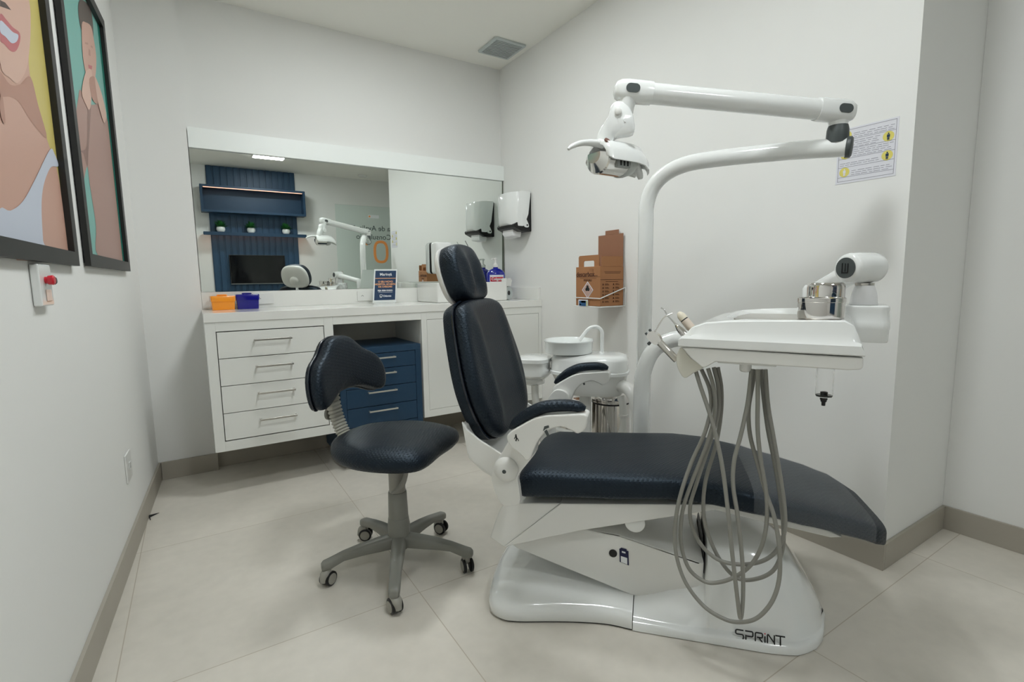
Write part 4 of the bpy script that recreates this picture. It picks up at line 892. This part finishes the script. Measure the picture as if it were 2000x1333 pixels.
# handpieces resting in the holder
def instrument(name, label, A, Bp, fn):
    t = thing(name, label, 'dental instrument', TO + Matrix.Rotation(tang, 3, 'Z') @ Vector(A), tang)
    d = Vector(Bp)-Vector(A); fn(t, d.normalized(), d.length); return t
def syr(t, d, L):
    bm = B(); lathe(bm, [(.0085,0),(.0095,.002),(.0098,L*.62),(.0080,L*.66)], (0,0,0), d, 18); obj('handle', bm, BRUSH, t)
    c = d*L*.80
    up = Vector((.55,0,.83)); 
    bm = B(); q = [(-.020,-.011),(.004,-.015),(.016,-.008),(.015,.006),(.002,.013),(-.020,.009)]
    e1 = d; e2 = Vector((d.z,0,-d.x)).normalized()
    o = smooth_outline(q, 4); loft(bm, [[c + e1*a + e2*b_ + Vector((0,y,0)) for a, b_ in o] for y in (-.0095,-.0080,.0080,.0095)]); obj('valve_body', bm, mat('nickel_light', (.82, .80, .78, 1), .22, 1), t)
    bm = B()
    for k in (-.010, .004): lathe(bm, [(.003,0),(.0036,.004),(.0036,.007)], c + e1*.016 + e2*k, e1, 12)
    lathe(bm, [(.0035,0),(.0045,.004),(.0045,.009)], c + e1*-.004 - e2*.018, -e2, 12); obj('buttons', bm, DGREY, t)
    bm = B(); tube(bm, [c+Vector((.002,0,.014)), c+Vector((.010,0,.028)), c+Vector((.022,0,.048)), c+Vector((.030,0,.056)), c+Vector((.048,0,.064))], [.0022,.0020,.0017,.0015,.0013], 10, 6); obj('nozzle', bm, CHROME, t)
def hp(t, d, L):
    bm = B(); lathe(bm, [(.0085,0),(.0100,.004),(.0100,L*.55),(.0075,L*.68),(.0045,L*.78),(.0030,L*.80)], (0,0,0), d, 18); obj('body', bm, STEEL, t)
    bm = B(); e2 = Vector((-d.z,0,d.x)); tube(bm, [d*L*.79, d*L*1.02, d*L*1.25+e2*.001, d*L*1.45-e2*.003, d*L*1.58-e2*.000], [.0026,.0022,.0018,.0018,.0022], 10, 5); obj('tip', bm, CHROME, t)
def mm(t, d, L):
    bm = B(); lathe(bm, [(.0105,0),(.0125,.004),(.0125,L*.68)], (0,0,0), d, 20); obj('sleeve', bm, BEIGE, t)
    bm = B(); lathe(bm, [(.0115,L*.681),(.0115,L*.715)], (0,0,0), d, 20); obj('ring', bm, BLACK, t)
    bm = B(); lathe(bm, [(.0122,L*.716),(.0120,L*.86),(.0075,L*.96),(.004,L)], (0,0,0), d, 20); obj('cap', bm, mat('ivory_plastic', srgb(228, 220, 200), .35), t)
instrument('air_water_syringe', 'steel three-way syringe, nearest of the holder instruments', (-.016,.050,.832), (-.094,.050,.908), syr)
instrument('scaler_handpiece', 'slim chrome handpiece with curved tip in the holder', (.002,.13,.872), (-.052,.13,.932), hp)
instrument('micromotor_handpiece', 'thick beige handpiece with a black ring in the holder', (.006,.20,.880), (-.052,.20,.950), mm)

# ================================================================== CANISTERS on the tray
def can(name, label, u, v, z, r, h, lid):
    t = thing(name, label, 'canister', TO + Matrix.Rotation(tang, 3, 'Z') @ Vector((u, v, z)))
    bm = B()
    if lid:
        lathe(bm, [(r*.95,0),(r,.002),(r,.004),(r*.985,.006),(r*.985,h*.5)], seg=48); obj('body', bm, STEEL, t)
        bm = B(); lathe(bm, [(r*.99,h*.44),(r*1.06,h*.45),(r*1.06,h*.48),(r*1.03,h*.50),(r*1.03,h*.86),(r*1.00,h*.96),(r*.92,h)], seg=48); obj('lid', bm, STEEL, t)
    else:
        lathe(bm, [(r*.93,0),(r*.985,.003),(r*.985,.006),(r,.009),(r,h-.010),(r*1.02,h-.009),(r*1.02,h-.0005),(r*.985,h),(r*.97,h-.001),(r*.965,.006),(r*.2,.005)], seg=48); obj('body', bm, STEEL, t)
can('steel_canister', 'wide low polished steel canister at the front of the tray', .3035, .0955, .9482, .0490, .050, False)
can('steel_canister', 'tall lidded polished steel canister standing behind the wide one', .3110, .1875, .9482, .0405, .084, True)

# ================================================================== CUSPIDOR UNIT
cu = thing('cuspidor_unit', 'white dental spittoon unit with round bowl and tap', 'spittoon unit', ORG, -AZ)
bm = B()
cv = .60
def body_sec(z, u0, u1, v0, v1, p=3.4): return rsec(((u0+u1)/2,(v0+v1)/2,z), (1,0,0), (0,1,0), (u1-u0)/2, (v1-v0)/2, p, 40)
loft(bm, [body_sec(*a) for a in ((.532,-.40,-.150,.52,.70),(.55,-.43,-.138,.51,.71),(.60,-.455,-.130,.50,.72),(.628,-.468,-.126,.495,.725))]); obj('lower_shell', bm, WSAT, cu, ang=50)
bm = B(); loft(bm, [body_sec(*a) for a in ((.6283,-.475,-.118,.485,.735),(.640,-.475,-.118,.485,.735),(.643,-.470,-.123,.49,.73),(.690,-.468,-.124,.492,.728),(.706,-.462,-.134,.50,.72),(.714,-.445,-.16,.52,.70),(.716,-.40,-.25,.56,.66))]); obj('upper_shell', bm, WHITE, cu, ang=50)
bm = B(); bc_ = (-.392,cv,0)
lathe(bm, [(.098,.716),(.107,.718),(.1085,.724),(.1105,.768),(.113,.770),(.113,.775),(.111,.777),(.107,.775),(.100,.745),(.070,.726),(.02,.722)], bc_, seg=48); obj('bowl', bm, mat('bowl_glass_white', srgb(230, 234, 232), .1, coat=.6), cu, ang=60)
bm = B(); tube(bm, [(-.243,cv+.03,.712),(-.243,cv+.03,.78),(-.244,cv+.03,.812),(-.262,cv+.03,.832),(-.285,cv+.028,.833),(-.308,cv+.02,.82),(-.345,cv+.01,.772)], .0085, 14, 6); obj('spout', bm, WHITE, cu)
bm = B(); lathe(bm, [(.014,.712),(.012,.718),(.010,.722)], (-.243,cv+.03,0)); obj('spout_base', bm, WHITE, cu)
bm = B(); loft(bm, [body_sec(*a) for a in ((.600,-.60,-.490,.52,.66),(.615,-.625,-.478,.50,.68),(.640,-.63,-.476,.50,.68),(.645,-.62,-.480,.50,.68),(.672,-.625,-.478,.495,.69),(.676,-.632,-.472,.49,.69),(.692,-.632,-.472,.49,.69),(.696,-.62,-.49,.50,.68))]); obj('assistant_tray', bm, WHITE, cu, ang=50)
bm = B(); tube(bm, [(-.60,.57,.585),(-.55,.57,.583),(-.505,.57,.590)], [.022,.024,.018], 18, 5); obj('suction_holder', bm, WHITE, cu)
bm = B(); tube(bm, [(-.545,.56,.565),(-.542,.56,.50),(-.525,.56,.43),(-.48,.56,.375),(-.42,.56,.35),(-.36,.56,.34)], .017, 16, 6); obj('suction_hose', bm, mat('pale_grey_hose', srgb(206, 206, 200), .4), cu)
bm = B(); prism(bm, rrect(.050, .05, .006, 4, -.315, .60), .012, .531, 'z'); obj('support_post', bm, WSAT, cu, bevel=.001)
bm = B(); prism(bm, rrect(.50, .26, .03, 5, -.22, .46), .0005, .0118, 'z'); obj('floor_plate', bm, WSAT, cu, bevel=.002)
bm = B(); tube(bm, [(-.18,.56,.585),(-.125,.52,.58),(-.092,.475,.555),(-.078,.455,.49),(-.072,.448,.40),(-.072,.448,.012)], .028, 18, 6); obj('link_pipe', bm, WSAT, cu)
bm = B(); tube(bm, [(-.150,.54,.535),(-.140,.525,.50),(-.137,.52,.45),(-.137,.515,.40),(-.160,.52,.33),(-.18,.53,.20),(-.18,.53,.012)], .0160, 14, 6); lathe(bm, [(.0170,-.006),(.0205,-.004),(.0205,.004),(.0170,.006)], (-.137,.521,.455), (0,0,1)); obj('drain_pipe', bm, WSAT, cu)

# ================================================================== PEDAL BINS
def bin_(label, u, v, h, r):
    t = thing('pedal_bin', label, 'bin', ORG + XH*u + NH*v, -AZ, 'steel pedal bins behind the chair')
    bm = B(); lathe(bm, [(r*.99,0),(r,.002),(r,.018),(r*.99,.02)], seg=48); obj('foot_ring', bm, BLACK, t)
    bm = B(); lathe(bm, [(r*.985,.0203),(r*.985,h-.055)], seg=48); obj('body', bm, STEEL, t)
    bm = B(); lathe(bm, [(r*.97,h-.0548),(r*1.0,h-.054),(r*1.0,h-.047),(r*.97,h-.046)], seg=48); obj('rim', bm, BLACK, t)
    bm = B(); lathe(bm, [(r*1.0,h-.0458),(r*1.01,h-.043),(r*1.01,h-.022),(r*.96,h-.010),(r*.75,h-.001),(r*.4,h+.003),(.003,h+.004)], seg=48); obj('lid', bm, STEEL, t)
    bm = B(); prism(bm, rrect(.06,.05,.01), .004, .012, 'z'); o = obj('pedal', bm, BLACK, t); o.location = (0,-r-.02,0)
bin_('polished steel pedal bin standing under the spittoon unit', -.225, .90, .475, .098)
bin_('steel pedal bin left of the post, seen below the armrest', -.405, .79, .47, .074)

# ================================================================== STOOL
stool = thing('operator_stool', 'wheeled dentist stool with navy seat and winged backrest', 'stool', (.575, 1.719, 0), 0)
faz = R(140); fd = Vector((math.sin(faz), math.cos(faz), 0)); sd = Vector((fd.y, -fd.x, 0))   # facing, its right-hand side
CP = [(-.254,.025),(-.108,-.249),(.189,-.177),(.228,.138),(-.053,.262)]
bm = B(); lathe(bm, [(.036,.075),(.040,.080),(.040,.165),(.037,.190),(.0365,.192)], seg=32); obj('hub', bm, STOOLG, stool)
for (x, y) in CP:
    d = Vector((x, y, 0)); L_ = d.length; d.normalize(); s_ = Vector((-d.y, d.x, 0))
    bm = B(); loops = []
    for t_, zt, zb, w in ((.030,.128,.078,.026),(.08,.124,.078,.024),(.14,.117,.080,.022),(.20,.106,.078,.020),(L_-.01,.093,.060,.019),(L_+.012,.088,.058,.018),(L_+.020,.080,.060,.013)):
        loops.append(rsec(d*t_+Vector((0,0,(zt+zb)/2)), s_, (0,0,1), w, (zt-zb)/2, 3.6, 20))
    loft(bm, loops); obj('leg', bm, STOOLG, stool, ang=50)
    a = math.atan2(y, x) + random.uniform(.4, 1.3) + (1.2 if x > 0 else 0)
    wd_ = Vector((math.cos(a), math.sin(a), 0)); ax_ = Vector((-wd_.y, wd_.x, 0)); c = Vector((x, y, .0255)) 
    bm = B()
    lathe(bm, [(.010,.058),(.010,.045)], (x, y, 0)); tube(bm, [c+Vector((0,0,.026))-wd_*.004, c+Vector((0,0,.018))+wd_*.016, c+wd_*.026-Vector((0,0,.006))], [.016,.017,.010], 12, 3, .9)
    cs = obj('caster', bm, STOOLL, stool)
    for s in (-1, 1):
        bm = B(); lathe(bm, [(.021,.0),(.0255,.002),(.0255,.009),(.022,.011)], c + ax_*s*.008, ax_*s, 24); obj('wheel', bm, BLACK, cs)
        bm = B(); lathe(bm, [(.0185,.0113),(.0185,.0128),(.006,.0135)], c + ax_*s*.008, ax_*s, 24); obj('wheel_cap', bm, STOOLL, cs)
bm = B(); lathe(bm, [(.0355,.192),(.0360,.196),(.0335,.285),(.0325,.290)], seg=32); obj('lower_sleeve', bm, STOOLG, stool)
bm = B(); lathe(bm, [(.0295,.290),(.0295,.416)], seg=32); obj('upper_sleeve', bm, STOOLL, stool)
bm = B(); lathe(bm, [(.10,.4165),(.10,.426),(.04,.427)], seg=24); obj('seat_plate', bm, BLACK, stool)
bm = B(); cam_d = Vector((-.32,-.95,0)); tube(bm, [Vector((.030,-.045,.420)), Vector((.020,-.050,.375)), Vector((.000,-.052,.330)), Vector((-.036,-.046,.306))], [.010,.013,.017,.007], 12, 5, .5); obj('height_lever', bm, STOOLL, stool)
# saddle-like seat
sc_ = Vector((-.005,.012,0))
def seat_f(a, b_, h): return sc_ + sd*a + fd*b_ + Vector((0,0,.428+h))
so_ = smooth_outline([(0,.200),(.10,.205),(.165,.190),(.200,.130),(.214,.04),(.205,-.05),(.165,-.135),(.10,-.190),(.03,-.205),(-.03,-.205),(-.10,-.190),(-.165,-.135),(-.205,-.05),(-.214,.04),(-.200,.130),(-.165,.190),(-.10,.205)], 3)
bm = B(); pad(bm, so_, seat_f, .070, .018, curve=lambda x, y: .010*(x/.2)**2-.004+ (.018*max(0,(-y-.05)/.15)**2), rows=[(.0,0),(.5,0),(.80,.02),(.93,.12),(.985,.30),(1.0,.48),(.99,.66),(.955,.82),(.89,.93),(.79,.99),(.65,1.0),(.45,1.0),(.25,1.0),(.05,1.0)]); obj('seat', bm, LEATH, stool, ang=70)
bm = B(); c = -fd*.02+sd*.085; lathe(bm, [(.020,.408),(.024,.413),(.024,.427)], (c.x, c.y, 0)); obj('tension_knob', bm, STOOLL, stool)
# back stem with its ribbed bellows
S0 = -fd*.185+Vector((0,0,.415)); 
def stem(t):
    P0, P1, P2, P3 = -fd*.150+Vector((0,0,.428)), -fd*.215+Vector((0,0,.46)), -fd*.262+Vector((0,0,.54)), -fd*.262+Vector((0,0,.70))
    q = 1-t; return P0*q**3+P1*3*q*q*t+P2*3*q*t*t+P3*t**3
bm = B(); loops = []; N_ = 24*6
for i in range(N_+1):
    t_ = i/N_; p = stem(t_); dd = (stem(min(1,t_+.01))-stem(max(0,t_-.01))).normalized(); nn = dd.cross(sd).normalized()
    k = .74+.26*abs(math.sin(PI*i/6))
    loops.append(rsec(p, sd, nn, .031*(.3+.7*k), .018*k, 3, 20))
loft(bm, loops); obj('bellows', bm, mat('bellows_grey', srgb(176, 174, 164), .45), stool, ang=80)
bm = B(); c = stem(.66) + sd*.0; lathe(bm, [(.010,.016),(.010,.024),(.024,.026),(.025,.034),(.020,.037)], c, -fd, 20); obj('adjusting_knob', bm, STOOLG, stool)
# winged backrest
bcn = -fd*.215+sd*.022+Vector((0,0,.738))
def brf(a, b_, h):
    wrap = .85*a*a*1.0
    ti = R(8); return bcn + sd*a + (Vector((0,0,1))*math.cos(ti) - fd*math.sin(ti))*b_ + (fd*math.cos(ti)+Vector((0,0,1))*math.sin(ti))*(h+wrap)
bo = smooth_outline([(p[0]*1.03, p[1]*1.12) for p in [(0,.108),(.055,.098),(.105,.058),(.160,.028),(.190,-.012),(.196,-.062),(.178,-.098),(.140,-.096),(.085,-.074),(.03,-.066),(-.03,-.066),(-.085,-.074),(-.140,-.096),(-.178,-.098),(-.196,-.062),(-.190,-.012),(-.160,.028),(-.105,.058),(-.055,.098)]], 3)
bm = B(); pad(bm, bo, brf, .045, .010); sb_ = obj('backrest', bm, LEATH, stool, ang=70)
bm = B(); pad(bm, bo, brf, -.016, .0, rows=[(0,0),(.9,0),(.995,0),(1.0,.4),(.985,.85),(.95,1.0),(.5,1.0),(.1,1.0)]); obj('rear_shell', bm, LEATH, sb_)
bm = B(); O4 = [brf(a, b_, .0) for a, b_ in bo]; tube(bm, O4+[O4[0]], .0035, 8, 1); obj('piping', bm, PIPE, sb_)

# ================================================================== FRONT WALL (seen in the mirror)
F = YO
t = thing('slatted_wall_panel', 'tall blue slatted wall panel behind the television, seen in the mirror', 'wall panel', (0, F, 0))
bm = B(); box(bm, .268, 1.428, .0005, .018, .35, H-.004); obj('backing', bm, SLATB, t, smooth=False)
bm = B()
for k in range(14): x = .268+k*.0833; box(bm, x+.010, x+.067, .0185, .032, .35, H-.004)
obj('slats', bm, SLATB, t, smooth=False, bevel=.002)
t = thing('wall_box_shelf', 'long blue box shelf with a glowing strip, seen in the mirror', 'shelf', (0, F, 0))
bm = B(); zA, zB, q = 1.915, 2.282, .02
box(bm, .175, 1.525, .0325, .055, zA, zB); box(bm, .175, 1.525, .0555, .25, zA, zA+.03); box(bm, .175, 1.525, .0555, .25, zB-.03, zB); box(bm, .175, .205, .0555, .25, zA+.03, zB-.03); box(bm, 1.495, 1.525, .0555, .25, zA+.03, zB-.03)
obj('case', bm, BLUEL, t, smooth=False, bevel=.001)
bm = B(); box(bm, .215, 1.485, .225, .243, zB-.038, zB-.0305); obj('led_strip', bm, LED, t, smooth=False)
t = thing('wall_shelf', 'blue open shelf under the box shelf, seen in the mirror', 'shelf', (0, F, 0))
bm = B(); box(bm, .178, 1.520, .0325, .22, 1.618, 1.648); box(bm, .178, 1.520, .208, .22, 1.602, 1.618); obj('board', bm, BLUEL, t, smooth=False, bevel=.001)
bm = B(); box(bm, .20, 1.50, .200, .206, 1.6130, 1.6175); obj('led_strip', bm, LEDB, t, smooth=False)
t = thing('television', 'black flat television on the slatted panel, seen in the mirror', 'television', (0, F, 0))
bm = B(); box(bm, .470, 1.215, .040, .080, .905, 1.335); box(bm, .7, 1.0, .0325, .0395, 1.0, 1.25); obj('cabinet', bm, BLACK, t, smooth=False, bevel=.003)
bm = B(); box(bm, .480, 1.205, .0803, .0815, .925, 1.326); obj('screen', bm, TVB, t, smooth=False)
bm = B(); box(bm, .475, 1.210, .0803, .083, .9075, .918); obj('bezel', bm, mat('tv_bezel', srgb(120, 124, 124), .3), t, smooth=False)
plants = []
for i, (x, lab_) in enumerate(((.394,'small leafy plant in round white pot, leftmost in the mirror'),(.778,'small leafy plant in round white pot, middle of the mirrored shelf'),(1.250,'small leafy plant in round white pot, rightmost in the mirror'))):
    t = thing('potted_plant', lab_, 'plant', (x, F+.13, 1.6485), i*1.3, 'potted plants on the blue shelf')
    bm = B(); lathe(bm, [(.028,0),(.044,.008),(.056,.034),(.054,.060),(.046,.074),(.042,.074),(.046,.058)], seg=28); obj('pot', bm, WHITE, t)
    bm = B(); lathe(bm, [(.040,.062),(.02,.066)], seg=16); obj('soil', bm, SOIL, t)
    bm = B()
    for k in range(110):
        a = random.uniform(0, 2*PI); e_ = random.uniform(.15, 1.35); l_ = random.uniform(.06, .125)
        d = Vector((math.cos(a)*math.cos(e_), math.sin(a)*math.cos(e_), math.sin(e_))); s_ = d.cross(Vector((0,0,1))).normalized()*.014
        b0 = Vector((0,0,.068)); m_ = b0+d*l_*.6; e2 = b0+d*l_-Vector((0,0,.008))
        v = [bm.verts.new(p) for p in (b0+d*l_*.2, m_+s_, e2, m_-s_)]; bm.faces.new(v)
    obj('foliage', bm, LEAF, t, smooth=False)
# glass door with lettering, near the recess
t = thing('glass_door', 'frameless glass door lettered with the room name, seen in the mirror', 'door', (0, -1.0, 0))
bm = B(); box(bm, 1.80, 2.80, -.005, .005, .01, 2.05); obj('pane', bm, GLASS, t, smooth=False)
bm = B(); lathe(bm, [(.012,-.03),(.012,.03)], (1.86,.012,1.0), (0,0,1)); box(bm, 1.85, 1.87, .0055, .012, .9, 1.1); obj('pull_handle', bm, BRUSH, t)
DT = mat('door_text_grey', srgb(50, 66, 66), .5); DO = mat('door_text_orange', srgb(255, 166, 92), .5)
text('lettering', 'Sala de Avaliação', .108, DT, t, (2.345, .0062, 1.728), (-1,0,0), (0,0,1))
text('lettering', 'Consultório', .108, DT, t, (2.345, .0062, 1.602), (-1,0,0), (0,0,1))
bm = B()
def ringstroke(bm, pts, r): tube(bm, pts, r, 8, 6, .12)
O5 = [(2.445+.095*math.copysign(abs(math.cos(a))**.7, math.cos(a)), .0062, 1.385+.150*math.copysign(abs(math.sin(a))**.75, math.sin(a))) for a in [2*PI*k/32 for k in range(33)]]
tube(bm, O5, .002, 12, 1, 10); obj('digit_zero', bm, DO, t)
bm = B(); box(bm, 2.150, 2.185, .0052, .0060, 1.235, 1.55); prism(bm, [(2.185,1.55),(2.185,1.51),(2.245,1.475),(2.245,1.510)], .0052, .0060, 'y'); obj('digit_one', bm, DO, t, smooth=False)
bm = B(); box(bm, 2.27, 2.43, .0052, .0062, 1.878, 1.925); obj('logo_plate', bm, SIGNW, t, smooth=False)
bm = B(); lathe(bm, [(.014,0),(.014,.001)], (2.29,.0063,1.902), (0,1,0), 16); obj('logo_dot', bm, DO, t)
t = thing('ceiling_sensor', 'small round white ceiling sensor, seen in the mirror', 'sensor', (2.36, -1.5, H))
bm = B(); lathe(bm, [(.07,-.0005),(.07,-.012),(.06,-.03),(.03,-.034)], seg=28); obj('housing', bm, WSAT, t)
# nothing below is seen directly: door opening side of the room is closed by the walls above
